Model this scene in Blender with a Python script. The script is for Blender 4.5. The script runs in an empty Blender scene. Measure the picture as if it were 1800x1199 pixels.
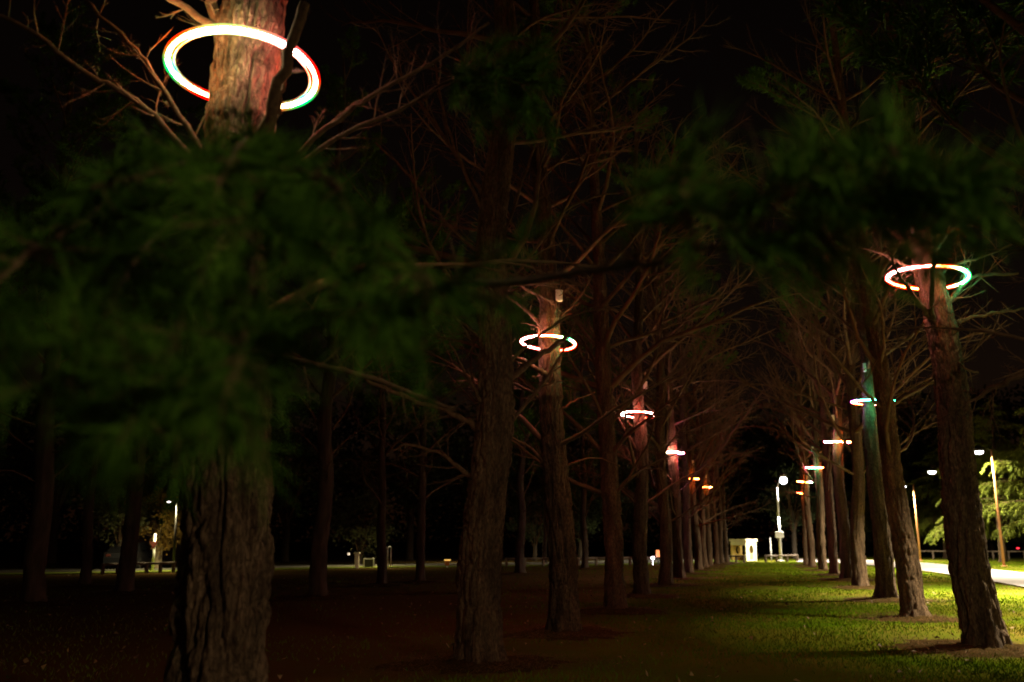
import bpy, math, random
import numpy as np
from mathutils import Vector, Matrix, Quaternion

SC = bpy.context.scene
COL = SC.collection
random.seed(7)
RNG = np.random.default_rng(11)
PI = math.pi

# ------------------------------------------------------------------ camera
F = 1750.0                 # focal length in pixels of the 1800 x 1199 photograph (35 mm lens)
CAM = Vector((0, 0, 1.5))
PITCH = math.radians(11.33)
YAW = math.radians(13.85)  # the avenue runs along +Y, the camera looks a little left of it
fh = Vector((-math.sin(YAW), math.cos(YAW), 0))
RIGHT = Vector((math.cos(YAW), math.sin(YAW), 0))
FWD = fh * math.cos(PITCH) + Vector((0, 0, math.sin(PITCH)))
UP = RIGHT.cross(FWD)
cam_d = bpy.data.cameras.new('camera')
cam = bpy.data.objects.new('camera', cam_d); COL.objects.link(cam)
M3 = Matrix((RIGHT, UP, -FWD)).transposed()
cam.matrix_world = Matrix.Translation(CAM) @ M3.to_4x4()
cam_d.lens = 35; cam_d.sensor_width = 36
cam_d.clip_start = 0.05; cam_d.clip_end = 2000
cam_d.dof.use_dof = True; cam_d.dof.focus_distance = 16; cam_d.dof.aperture_fstop = 1.4
SC.camera = cam

# ------------------------------------------------------------------ night sky
W = bpy.data.worlds.new('World'); SC.world = W; W.use_nodes = True
wn = W.node_tree.nodes; wl = W.node_tree.links
bg = wn['Background']
sky = wn.new('ShaderNodeTexSky'); sky.sky_type = 'NISHITA'; sky.sun_disc = False
sky.sun_elevation = math.radians(35); sky.sun_rotation = math.radians(200)
tint = wn.new('ShaderNodeMix'); tint.data_type = 'RGBA'; tint.blend_type = 'MULTIPLY'
tint.inputs[0].default_value = 1.0; tint.inputs[7].default_value = (1.0, 0.36, 0.16, 1)
wl.new(sky.outputs[0], tint.inputs[6]); wl.new(tint.outputs[2], bg.inputs[0])
SKY_STRENGTH = 0.0013
bg.inputs[1].default_value = SKY_STRENGTH
vs = SC.view_settings
vs.view_transform = 'Standard'; vs.look = 'None'; vs.gamma = 1; vs.exposure = 0; vs.use_curve_mapping = False
SC.cycles.use_denoising = True
SC.cycles.filter_width = 1.8
SC.cycles.max_bounces = 6; SC.cycles.diffuse_bounces = 3; SC.cycles.transparent_max_bounces = 8
SC.cycles.sample_clamp_indirect = 4.0
LAMP_W = 2600.0             # watts of a path lamp
LAMP_R = 260.0             # watts of a lamp by the far road
FILL = 3300.0               # brightness of the added fill globe behind the camera, out of view
RING_E = 1.0               # brightness of the light rings

# ------------------------------------------------------------------ helpers: places
def ray(x, y):
    return FWD + RIGHT * ((x - 900) / F) - UP * ((y - 599.5) / F)
def P(x, y, d):            # the point seen at pixel x,y at depth d
    return CAM + ray(x, y) * d
def G(x, y, z=0.0):        # the ground point seen at pixel x,y
    r = ray(x, y)
    return CAM + r * ((z - CAM.z) / r.z)
def depth(p):
    return (p - CAM).dot(FWD)
def on_plane(x, y, B):     # the point seen at x,y in the upright plane through B facing the camera
    r = ray(x, y)
    return CAM + r * ((B - CAM).dot(fh) / r.dot(fh))

# ------------------------------------------------------------------ helpers: objects
def setp(o, label=None, cat=None, group=None, kind=None):
    if label: o['label'] = label
    if cat: o['category'] = cat
    if group: o['group'] = group
    if kind: o['kind'] = kind
    return o
def empty(name, loc, label, cat, group=None):
    o = bpy.data.objects.new(name, None); COL.objects.link(o)
    o.location = loc; o.empty_display_size = 0.2
    return setp(o, label, cat, group)
def link(name, me, parent=None, loc=None):
    o = bpy.data.objects.new(name, me); COL.objects.link(o)
    if parent: o.parent = parent
    if loc is not None: o.location = loc
    return o
def np_mesh(name, V, Fq, mat, smooth=True):
    """V (n,3) float, Fq (m,3 or 4) int"""
    V = np.asarray(V, dtype=np.float32); Fq = np.asarray(Fq, dtype=np.int32)
    me = bpy.data.meshes.new(name)
    k = Fq.shape[1]
    me.vertices.add(len(V)); me.vertices.foreach_set('co', V.ravel())
    me.loops.add(Fq.size); me.loops.foreach_set('vertex_index', Fq.ravel())
    me.polygons.add(len(Fq))
    me.polygons.foreach_set('loop_start', np.arange(len(Fq), dtype=np.int32) * k)
    me.polygons.foreach_set('loop_total', np.full(len(Fq), k, dtype=np.int32))
    me.update(calc_edges=True)
    if smooth: me.polygons.foreach_set('use_smooth', np.ones(len(Fq), dtype=bool))
    if mat: me.materials.append(mat)
    return me

class MB:
    """collects shapes for ONE mesh"""
    def __init__(self): self.v = []; self.f = []
    def add(self, vs, fs):
        n = len(self.v); self.v += [tuple(p) for p in vs]; self.f += [tuple(i + n for i in f) for f in fs]
    def box(self, c, s, rz=0.0, bev=0.0):
        cx, cy, cz = c; hx, hy, hz = s[0] / 2, s[1] / 2, s[2] / 2
        ca, sa = math.cos(rz), math.sin(rz)
        if bev <= 0:
            pts = [(x * hx, y * hy, z * hz) for z in (-1, 1) for y in (-1, 1) for x in (-1, 1)]
            fs = [(0, 2, 3, 1), (4, 5, 7, 6), (0, 1, 5, 4), (2, 6, 7, 3), (0, 4, 6, 2), (1, 3, 7, 5)]
        else:
            b = min(bev, hx * .9, hy * .9, hz * .9); pts = []; fs = []
            prof = [(-hz, b), (-hz + b, 0), (hz - b, 0), (hz, b)]
            for z, i in prof:
                x, y = hx - i, hy - i
                pts += [(x - b, y, z), (x, y - b, z), (x, -y + b, z), (x - b, -y, z), (-x + b, -y, z), (-x, -y + b, z), (-x, y - b, z), (-x + b, y, z)]
            for k in range(3):
                for j in range(8):
                    a, c2 = k * 8 + j, k * 8 + (j + 1) % 8
                    fs.append((c2, a, a + 8, c2 + 8))
            fs.append(tuple(range(8))); fs.append(tuple(range(31, 23, -1)))
        self.add([(cx + x * ca - y * sa, cy + x * sa + y * ca, cz + z) for x, y, z in pts], fs)
    def tube(self, pts, rad, n=8, cap=True):
        pts = [Vector(p) for p in pts]
        if not hasattr(rad, '__len__'): rad = [rad] * len(pts)
        vs = []; fs = []; m = len(pts); u = None
        for i, p in enumerate(pts):
            t = (pts[min(i + 1, m - 1)] - pts[max(i - 1, 0)])
            if t.length < 1e-9: t = Vector((0, 0, 1))
            t.normalize()
            if u is None:
                u = t.cross(Vector((0.3, 0.2, 1)) if abs(t.z) < .9 else Vector((1, 0.1, 0))).normalized()
            else:
                u = (u - t * u.dot(t)).normalized()
            w = t.cross(u)
            for k in range(n):
                a = 2 * PI * k / n
                vs.append(p + (u * math.cos(a) + w * math.sin(a)) * rad[i])
        for i in range(m - 1):
            for k in range(n):
                a = i * n + k; b = i * n + (k + 1) % n
                fs.append((a, b, b + n, a + n))
        if cap:
            fs.append(tuple(range(n - 1, -1, -1))); fs.append(tuple((m - 1) * n + k for k in range(n)))
        self.add(vs, fs)
    def quad(self, a, b, c, d): self.add([a, b, c, d], [(0, 1, 2, 3)])
    def mesh(self, name, mat, smooth=False):
        me = bpy.data.meshes.new(name); me.from_pydata(self.v, [], self.f); me.update()
        if mat: me.materials.append(mat)
        if smooth: me.polygons.foreach_set('use_smooth', [True] * len(me.polygons))
        return me
    def build(self, name, mat, parent=None, smooth=False, off=None):
        if off is not None: self.v = [(x - off[0], y - off[1], z - off[2]) for x, y, z in self.v]
        return link(name, self.mesh(name, mat, smooth), parent)

# ------------------------------------------------------------------ helpers: noise
def _hash(ix, iy, iz, s):
    h = (ix.astype(np.int64) * 374761393 + iy.astype(np.int64) * 668265263 + iz.astype(np.int64) * 2147483647 + s * 974634777) & 0xffffffff
    h = ((h ^ (h >> 13)) * 1274126177) & 0xffffffff
    return ((h ^ (h >> 16)) & 0xffff) / 32767.5 - 1.0
def vnoise(p, s=0):
    i = np.floor(p).astype(np.int64); f = p - i; f = f * f * (3 - 2 * f)
    r = 0
    for dx in (0, 1):
        for dy in (0, 1):
            for dz in (0, 1):
                w = (f[..., 0] if dx else 1 - f[..., 0]) * (f[..., 1] if dy else 1 - f[..., 1]) * (f[..., 2] if dz else 1 - f[..., 2])
                r = r + w * _hash(i[..., 0] + dx, i[..., 1] + dy, i[..., 2] + dz, s)
    return r

# ------------------------------------------------------------------ materials
def mat(name, col=(.5, .5, .5), rough=.7, metal=0.0, var=.25, scale=8.0, col2=None, stretch=(1, 1, 1), bump=0.0, bscale=None, coord='Object', emis=None, es=0.0, spec=None, trans=0.0):
    m = bpy.data.materials.new(name); m.use_nodes = True
    nt = m.node_tree; N = nt.nodes; L = nt.links
    b = N['Principled BSDF']; b.inputs['Roughness'].default_value = rough; b.inputs['Metallic'].default_value = metal
    if spec is not None: b.inputs['Specular IOR Level'].default_value = spec
    tc = N.new('ShaderNodeTexCoord'); mp = N.new('ShaderNodeMapping'); mp.inputs['Scale'].default_value = stretch
    L.new(tc.outputs[coord], mp.inputs[0])
    nz = N.new('ShaderNodeTexNoise'); nz.inputs['Scale'].default_value = scale; nz.inputs['Detail'].default_value = 5
    L.new(mp.outputs[0], nz.inputs['Vector'])
    rp = N.new('ShaderNodeValToRGB')
    c2 = col2 if col2 else tuple(c * (1 - var) for c in col)
    rp.color_ramp.elements[0].position = .32; rp.color_ramp.elements[0].color = (*c2, 1)
    rp.color_ramp.elements[1].position = .68; rp.color_ramp.elements[1].color = (*col, 1)
    L.new(nz.outputs['Fac'], rp.inputs[0]); L.new(rp.outputs[0], b.inputs['Base Color'])
    if bump:
        n2 = N.new('ShaderNodeTexNoise'); n2.inputs['Scale'].default_value = bscale or scale * 3; n2.inputs['Detail'].default_value = 6
        L.new(mp.outputs[0], n2.inputs['Vector'])
        bp = N.new('ShaderNodeBump'); bp.inputs['Strength'].default_value = bump; bp.inputs['Distance'].default_value = .02
        L.new(n2.outputs['Fac'], bp.inputs['Height']); L.new(bp.outputs[0], b.inputs['Normal'])
    if emis:
        b.inputs['Emission Color'].default_value = (*emis, 1); b.inputs['Emission Strength'].default_value = es
    return m

def bark_mat():
    m = mat('bark', (.150, .098, .058), .95, var=.5, scale=6, col2=(.055, .036, .021), stretch=(1, 1, .22), bump=1.0, bscale=30, spec=.12)
    nt = m.node_tree; N = nt.nodes; L = nt.links; b = N['Principled BSDF']
    tc = next(n for n in N if n.type == 'TEX_COORD'); rp = next(n for n in N if n.type == 'VALTORGB'); bp = next(n for n in N if n.type == 'BUMP')
    bp.inputs['Distance'].default_value = .035
    # small scaly plates and grey lichen mottling
    mp = N.new('ShaderNodeMapping'); mp.inputs['Scale'].default_value = (1, 1, .4); L.new(tc.outputs['Object'], mp.inputs[0])
    vo = N.new('ShaderNodeTexVoronoi'); vo.feature = 'DISTANCE_TO_EDGE'; vo.inputs['Scale'].default_value = 26
    nz = N.new('ShaderNodeTexNoise'); nz.inputs['Scale'].default_value = 14; nz.inputs['Detail'].default_value = 4; L.new(mp.outputs[0], nz.inputs['Vector'])
    ad = N.new('ShaderNodeMix'); ad.data_type = 'VECTOR'; ad.inputs[0].default_value = .14
    L.new(mp.outputs[0], ad.inputs[4]); L.new(nz.outputs['Color'], ad.inputs[5]); L.new(ad.outputs[1], vo.inputs['Vector'])
    cl = N.new('ShaderNodeMath'); cl.operation = 'MINIMUM'; cl.inputs[1].default_value = .10; L.new(vo.outputs['Distance'], cl.inputs[0])
    b2 = N.new('ShaderNodeBump'); b2.inputs['Strength'].default_value = .9; b2.inputs['Distance'].default_value = .12
    L.new(cl.outputs[0], b2.inputs['Height']); L.new(bp.outputs[0], b2.inputs['Normal']); L.new(b2.outputs[0], b.inputs['Normal'])
    n3 = N.new('ShaderNodeTexNoise'); n3.inputs['Scale'].default_value = 45; n3.inputs['Detail'].default_value = 6; L.new(mp.outputs[0], n3.inputs['Vector'])
    r3 = N.new('ShaderNodeValToRGB'); r3.color_ramp.elements[0].position = .38; r3.color_ramp.elements[0].color = (.55, .52, .5, 1); r3.color_ramp.elements[1].position = .66; r3.color_ramp.elements[1].color = (1.25, 1.22, 1.2, 1)
    L.new(n3.outputs['Fac'], r3.inputs[0])
    mx = N.new('ShaderNodeMix'); mx.data_type = 'RGBA'; mx.blend_type = 'MULTIPLY'; mx.inputs[0].default_value = 1
    L.new(rp.outputs[0], mx.inputs[6]); L.new(r3.outputs[0], mx.inputs[7]); L.new(mx.outputs[2], b.inputs['Base Color'])
    return m
BARK = bark_mat()
TWIG = mat('twig_bark', (.12, .072, .038), .9, var=.5, scale=20, stretch=(1, 1, 1), bump=.4, spec=.15)
NEEDLE = mat('pine_needles', (.055, .13, .010), .7, col2=(.03, .08, .006), scale=3, coord='Object', spec=.06)
CEDAR = mat('cedar_needles', (.15, .17, .022), .7, col2=(.08, .11, .014), scale=5, spec=.08)
BROADLEAF = mat('broad_leaves', (.10, .11, .03), .6, col2=(.05, .05, .018), scale=4)
GRASS = mat('grass_blades', (.075, .165, .003), .7, col2=(.085, .09, .004), scale=.33, spec=0.0)
LITTER = mat('needle_litter', (.062, .036, .013), .95, col2=(.032, .023, .008), scale=9, bump=1.0, spec=0.0)
LEAF = mat('fallen_leaf', (.24, .16, .06), .8, col2=(.10, .06, .03), scale=3)
PATHM = mat('pale_path', (.30, .26, .25), .9, col2=(.23, .20, .19), scale=3, bump=.2, bscale=60, spec=.1)
ASPHALT = mat('asphalt', (.06, .058, .055), .9, scale=12, bump=.3, bscale=90)
KERB = mat('kerb_stone', (.20, .19, .17), .85, scale=10)
WHITE = mat('white_paint', (.78, .77, .73), .5, var=.08, scale=6)
WHITE2 = mat('white_render', (.76, .69, .48), .85, var=.12, scale=5, bump=.15)
CREAM = mat('yellow_render', (.66, .46, .13), .85, var=.12, scale=5, bump=.15)
RUST = mat('brown_painted_steel', (.34, .15, .05), .45, var=.25, scale=9)
DARKM = mat('dark_metal', (.035, .033, .03), .5, metal=.3, scale=9)
GREYP = mat('grey_plastic', (.66, .66, .60), .55, var=.12, scale=12)
WOODR = mat('weathered_wood', (.12, .085, .055), .9, scale=12, stretch=(1, 1, .3), bump=.3)
CARP = mat('dark_car_paint', (.012, .013, .016), .5, var=.1, scale=3)
GLASS = mat('dark_glass', (.015, .017, .02), .06, var=.1, scale=2)
RUBBER = mat('tyre_rubber', (.02, .02, .02), .9, scale=20)
CHROME = mat('bright_trim', (.7, .7, .7), .25, metal=1, var=.05)
SIGNRED = mat('sign_red', (.13, .03, .02), .5, var=.1)
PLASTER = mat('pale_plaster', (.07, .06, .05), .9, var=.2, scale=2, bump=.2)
def glow(name, c, s): return mat(name, (.8, .8, .8), .5, var=.02, emis=c, es=s)
LED_W = glow('lamp_led', (1, .93, .98), 9)
LED_FAR = glow('far_lamp_led', (1, .96, .98), 16)
LED_O = glow('orange_sign_light', (1, .22, .03), 1.3)
LED_Y = glow('amber_sign_light', (1, .55, .10), 1.2)
LED_R = glow('tail_lamp', (1, .03, .05), 3)
LED_P = glow('headlamp', (1, .8, .95), 9)

LEDC = dict(R=(1, .045, .02), O=(1, .17, .02), G=(.04, .72, .32), W=(.92, .38, .36), M=(1, .16, .36), P=(.50, .10, .95), V=(.50, .70, .34), Y=(.95, .55, .10))
def ring_material(seq, e=1.0):
    """colours of the LED hose round the ring; the middle of the word faces the camera"""
    m = bpy.data.materials.new('colour_led_hose'); m.use_nodes = True
    nt = m.node_tree; N = nt.nodes; L = nt.links
    b = N['Principled BSDF']; b.inputs['Base Color'].default_value = (.8, .8, .8, 1); b.inputs['Roughness'].default_value = .4
    tc = N.new('ShaderNodeTexCoord'); sx = N.new('ShaderNodeSeparateXYZ'); L.new(tc.outputs['Object'], sx.inputs[0])
    at = N.new('ShaderNodeMath'); at.operation = 'ARCTAN2'; L.new(sx.outputs[1], at.inputs[0]); L.new(sx.outputs[0], at.inputs[1])
    mr = N.new('ShaderNodeMapRange'); mr.inputs[1].default_value = -PI; mr.inputs[2].default_value = PI; L.new(at.outputs[0], mr.inputs[0])
    rp = N.new('ShaderNodeValToRGB'); cr = rp.color_ramp; cr.interpolation = 'EASE'
    seq = seq + seq[0]; n = len(seq)
    while len(cr.elements) < n: cr.elements.new(.5)
    for i, c in enumerate(seq):
        cr.elements[i].position = i / (n - 1); cr.elements[i].color = (*LEDC[c], 1)
    L.new(mr.outputs[0], rp.inputs[0])
    L.new(rp.outputs[0], b.inputs['Emission Color']); b.inputs['Emission Strength'].default_value = 230 * RING_E * e
    return m

# ================================================================== SETTING
def ground_h(x, y):
    p = np.stack([np.asarray(x) * .12, np.asarray(y) * .12, np.zeros_like(np.asarray(x))], -1)
    q = np.stack([np.asarray(x) * .55, np.asarray(y) * .55, np.ones_like(np.asarray(x))], -1)
    return vnoise(p, 3) * .05 + vnoise(q, 4) * .018

def lawn_mat():
    m = mat('lawn_soil', (.055, .095, .004), .95, col2=(.11, .085, .014), scale=.4, bump=.8, bscale=25, spec=0.0)
    nt = m.node_tree; N = nt.nodes; L = nt.links; b = N['Principled BSDF']
    rp = next(n for n in N if n.type == 'VALTORGB'); tc = next(n for n in N if n.type == 'TEX_COORD')
    # dead needles cover the soil below the left row and beyond it
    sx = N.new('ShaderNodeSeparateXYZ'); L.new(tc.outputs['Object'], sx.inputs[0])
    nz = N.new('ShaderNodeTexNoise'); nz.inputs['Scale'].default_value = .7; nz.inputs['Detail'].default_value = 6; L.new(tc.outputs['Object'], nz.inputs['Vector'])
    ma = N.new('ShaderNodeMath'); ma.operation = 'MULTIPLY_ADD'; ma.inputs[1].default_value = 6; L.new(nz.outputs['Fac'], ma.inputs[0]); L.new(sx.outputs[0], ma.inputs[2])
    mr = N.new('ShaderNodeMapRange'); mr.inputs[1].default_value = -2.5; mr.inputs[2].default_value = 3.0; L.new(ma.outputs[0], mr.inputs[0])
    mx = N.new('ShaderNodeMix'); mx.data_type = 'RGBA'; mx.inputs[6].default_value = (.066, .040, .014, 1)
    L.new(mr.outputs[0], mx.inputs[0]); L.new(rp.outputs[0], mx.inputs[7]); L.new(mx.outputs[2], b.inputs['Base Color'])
    return m
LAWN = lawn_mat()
def sheet(name, x0, x1, y0, y1, nx, ny, z, mt, hf=None):
    X, Y = np.meshgrid(np.linspace(x0, x1, nx), np.linspace(y0, y1, ny))
    Z = np.full_like(X, z) + (hf(X, Y) if hf else 0)
    V = np.stack([X, Y, Z], -1).reshape(-1, 3)
    i = np.arange(nx * ny).reshape(ny, nx)
    Fq = np.stack([i[:-1, :-1], i[:-1, 1:], i[1:, 1:], i[1:, :-1]], -1).reshape(-1, 4)
    o = link(name, np_mesh(name, V, Fq, mt)); o['kind'] = 'structure'
    return o
def lawn_height(X, Y):
    # gentle bumps that die out with distance, resting a little below zero
    fade = np.clip(1.2 - np.hypot(X, Y) / 60, 0, 1)
    return ground_h(X, Y) * fade - .01
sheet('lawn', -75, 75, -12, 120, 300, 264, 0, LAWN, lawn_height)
sheet('far_ground', -900, 900, -500, 1200, 24, 24, -.12, LAWN)

def ribbon(name, L_, R_, z, mt, zb=None):
    """a paved strip between two polylines"""
    mb = MB(); zb = z - .15 if zb is None else zb
    n = len(L_)
    for i in range(n - 1):
        a, b, c, d = L_[i], R_[i], R_[i + 1], L_[i + 1]
        mb.quad((a.x, a.y, z), (b.x, b.y, z), (c.x, c.y, z), (d.x, d.y, z))
        mb.quad((a.x, a.y, zb), (a.x, a.y, z), (d.x, d.y, z), (d.x, d.y, zb))
        mb.quad((b.x, b.y, z), (b.x, b.y, zb), (c.x, c.y, zb), (c.x, c.y, z))
    return setp(mb.build(name, mt), kind='structure')
# the pale footpath on the right (near edge, far edge)
near = [G(2500, 1165), G(2150, 1095), G(1800, 1033), G(1720, 1018), G(1640, 1006), G(1560, 996), G(1480, 990.5), G(1400, 988)]
far = [G(2500, 1080), G(2150, 1046), G(1800, 1008), G(1720, 999), G(1640, 991), G(1560, 986), G(1480, 983.5), G(1400, 982)]
ribbon('footpath', near, far, .03, PATHM)
def at_edge(t):
    k = min(int(t), len(far) - 2); return far[k].lerp(far[k + 1], t - k)

# the road behind the lawn on the left, with its kerb
e0 = [G(-500, 1019), G(190, 1008), G(610, 999), G(890, 995.5), G(1160, 991.5), G(1330, 985)]
dirs = [(e0[min(i + 1, 5)] - e0[max(i - 1, 0)]).normalized() for i in range(6)]
nrm = [Vector((-d.y, d.x, 0)) for d in dirs]
nrm = [n if n.dot(fh) > 0 else -n for n in nrm]
verge_far = [p + n * 2.2 for p, n in zip(e0, nrm)]
road_far = [p + n * 9 for p, n in zip(e0, nrm)]
VERGE = mat('verge_grass', (.15, .19, .02), .9, col2=(.08, .11, .012), scale=1.2, bump=.7, bscale=30, spec=.1)
ribbon('grass_verge', e0, verge_far, .035, VERGE)
ribbon('kerb', verge_far, [p + n * .18 for p, n in zip(verge_far, nrm)], .12, KERB, -.1)
ribbon('road', [p + n * .18 for p, n in zip(verge_far, nrm)], road_far, .012, ASPHALT)

# ================================================================== PINES
BRANCH_UP, BRANCH_ARCH, FOL = [], [], []
def grow(mb, p, d, L, r, lvl, rnd, tips, n=5, lift=.25):
    """one limb as a bent tapering tube, then its side twigs"""
    seg = 7 if lvl == 0 else (4 if lvl == 1 else 3)
    pts = [p.copy()]; q = p.copy(); dd = d.normalized()
    for i in range(seg):
        dd = (dd + Vector((rnd.gauss(0, .13), rnd.gauss(0, .13), rnd.gauss(0, .10) + lift / seg))).normalized()
        q = q + dd * (L / seg); pts.append(q.copy())
    rad = [r * (1 - .82 * i / seg) for i in range(seg + 1)]
    mb.tube(pts, rad, n if lvl == 0 else 3, cap=False)
    tips.append((pts[-1], dd.copy(), lvl))
    if lvl >= 2: return
    k = [13, 7][lvl]
    for j in range(k):
        t = (.28 if lvl == 0 else .25) + .68 * (j + rnd.random() * .6) / k
        i = min(int(t * seg), seg - 1); b = pts[i].lerp(pts[i + 1], t * seg - i)
        ax = (pts[i + 1] - pts[i]).normalized()
        side = ax.cross(Vector((0, 0, 1)))
        if side.length < .1: side = Vector((1, 0, 0))
        side.normalize()
        s = 1 if j % 2 else -1
        dn = (ax * rnd.uniform(.5, 1.0) + side * s * rnd.uniform(.4, .9) + Vector((0, 0, rnd.uniform(-.35, .55)))).normalized()
        if lvl == 0: tips.append((b, dn, 1))
        grow(mb, b, dn, L * (1 - t * .6) * rnd.uniform(.25, .5), r * .42 * (1 - .5 * t), lvl + 1, rnd, tips, 3, lift * .7)

def needle_tufts(tips, rnd, per, nl, nw, spread=.8, back=0.0):
    """thin triangles fanned round every tip"""
    P0 = []; D = []
    for p, d, l in tips:
        P0.append(p); D.append(d)
    P0 = np.repeat(np.array([list(p) for p in P0]), per, 0); D = np.repeat(np.array([list(d) for d in D]), per, 0)
    m = len(P0)
    g = np.random.default_rng(rnd.randrange(1 << 30))
    base = P0 - D * (g.random((m, 1)) * back)
    dr = D * .8 + g.normal(0, spread * .6, (m, 3)); dr[:, 2] += .05
    dr /= np.linalg.norm(dr, axis=1, keepdims=True) + 1e-9
    sd = np.cross(dr, g.normal(0, 1, (m, 3))); sd /= np.linalg.norm(sd, axis=1, keepdims=True) + 1e-9
    ln = nl * g.uniform(.6, 1.15, (m, 1))
    V = np.empty((m, 3, 3)); V[:, 0] = base - sd * nw; V[:, 1] = base + sd * nw; V[:, 2] = base + dr * ln
    return V.reshape(-1, 3), np.arange(m * 3).reshape(-1, 3)

for k in range(7):
    rnd = random.Random(100 + k); mb = MB(); tips = []
    grow(mb, Vector((0, 0, 0)), Vector((1, 0, .05)), 1.0, .012, 0, rnd, tips, 6, lift=rnd.uniform(.05, .5))
    BRANCH_UP.append(mb.mesh('branch', TWIG, True))
    V, Fq = needle_tufts([t for t in tips if t[0].x > .35], rnd, 16, .075, .0035, .9, .05)
    FOL.append(np_mesh('foliage', V, Fq, NEEDLE, False))
for k in range(5):
    rnd = random.Random(300 + k); mb = MB(); tips = []
    grow(mb, Vector((0, 0, 0)), Vector((1, 0, .35)), 1.0, .013, 0, rnd, tips, 6, lift=-rnd.uniform(.35, .9))
    BRANCH_ARCH.append(mb.mesh('branch', TWIG, True))

class Tree: pass
TREES = {}
def trunk_mesh(B, top, r0, rt, ht, H, nu, nv, seed, amp, whorls, bark=None):
    """B base, top = point of the axis at height ht (relative), r0/rt radii at base and there; local coordinates"""
    z = np.linspace(-.15, H, nv) if nu < 60 else np.concatenate([np.linspace(-.15, min(H, 8), int(nv * .85)), np.linspace(min(H, 8) + .1, H, nv - int(nv * .85))])
    nv = len(z)
    th = np.linspace(0, 2 * PI, nu, endpoint=False)
    lean = (top - B) / ht
    slope = (r0 - rt) / ht
    r = r0 - slope * np.clip(z, 0, ht)
    up = np.clip((z - ht) / max(H - ht, .1), 0, 1); r = np.where(z > ht, rt * (1 - up) + .03 * up, r)
    r = np.maximum(r, .02)
    r = r * (1 + .26 * np.exp(-np.clip(z, 0, None) / .20))
    for w in whorls:
        r = r * (1 + .045 * np.exp(-((z - w) / .07) ** 2) - .03 * np.exp(-((z - w + .14) / .06) ** 2))
    Z, T = np.meshgrid(z, th, indexing='ij'); R = r[:, None] * np.ones_like(T)
    ct, st = np.cos(T), np.sin(T)
    p = np.stack([ct * r0, st * r0, Z * .20], -1)
    warp = vnoise(np.stack([ct * r0 * 4, st * r0 * 4, Z * 2.0], -1), seed + 5)
    q = p * 11 + warp[..., None] * np.array([.55, .55, .25]) + seed
    ridge = 1 - np.abs(vnoise(q, seed)) * 3.6
    ridge2 = 1 - np.abs(vnoise(q * 2.1 + 3.7, seed + 1)) * 2.4
    fine = vnoise(np.stack([ct * r0 * 45, st * r0 * 45, Z * 16], -1), seed + 2)
    crack = np.clip(ridge, 0, 1) ** 1.2 + .45 * np.clip(ridge2, 0, 1) ** 1.6
    plate = vnoise(np.stack([ct * r0 * 9, st * r0 * 9, Z * 3.5], -1), seed + 3)
    lump = vnoise(np.stack([ct * 1.2, st * 1.2, Z * .5], -1), seed + 4)
    fl = np.exp(-np.clip(Z, 0, None) / .25) * (np.sin(T * 5 + seed) + .7 * np.sin(T * 3 + 2.1 * seed)) * .12
    sc = R / r0
    R = R * (1 + .035 * lump + fl) + amp * sc * (-.9 * crack + .35 * plate + .25 * fine)
    wob = r0 * .25
    cx = lean.x * Z + wob * np.sin(2 * PI * Z / ht) * math.sin(seed * 2.3); cy = lean.y * Z
    V = np.stack([cx + R * ct, cy + R * st, Z], -1).reshape(-1, 3)
    i = np.arange(nv * nu).reshape(nv, nu); j = np.roll(i, -1, 1)
    Fq = np.stack([i[:-1], j[:-1], j[1:], i[1:]], -1).reshape(-1, 4)
    return np_mesh('trunk', V, Fq, bark or BARK)

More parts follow.
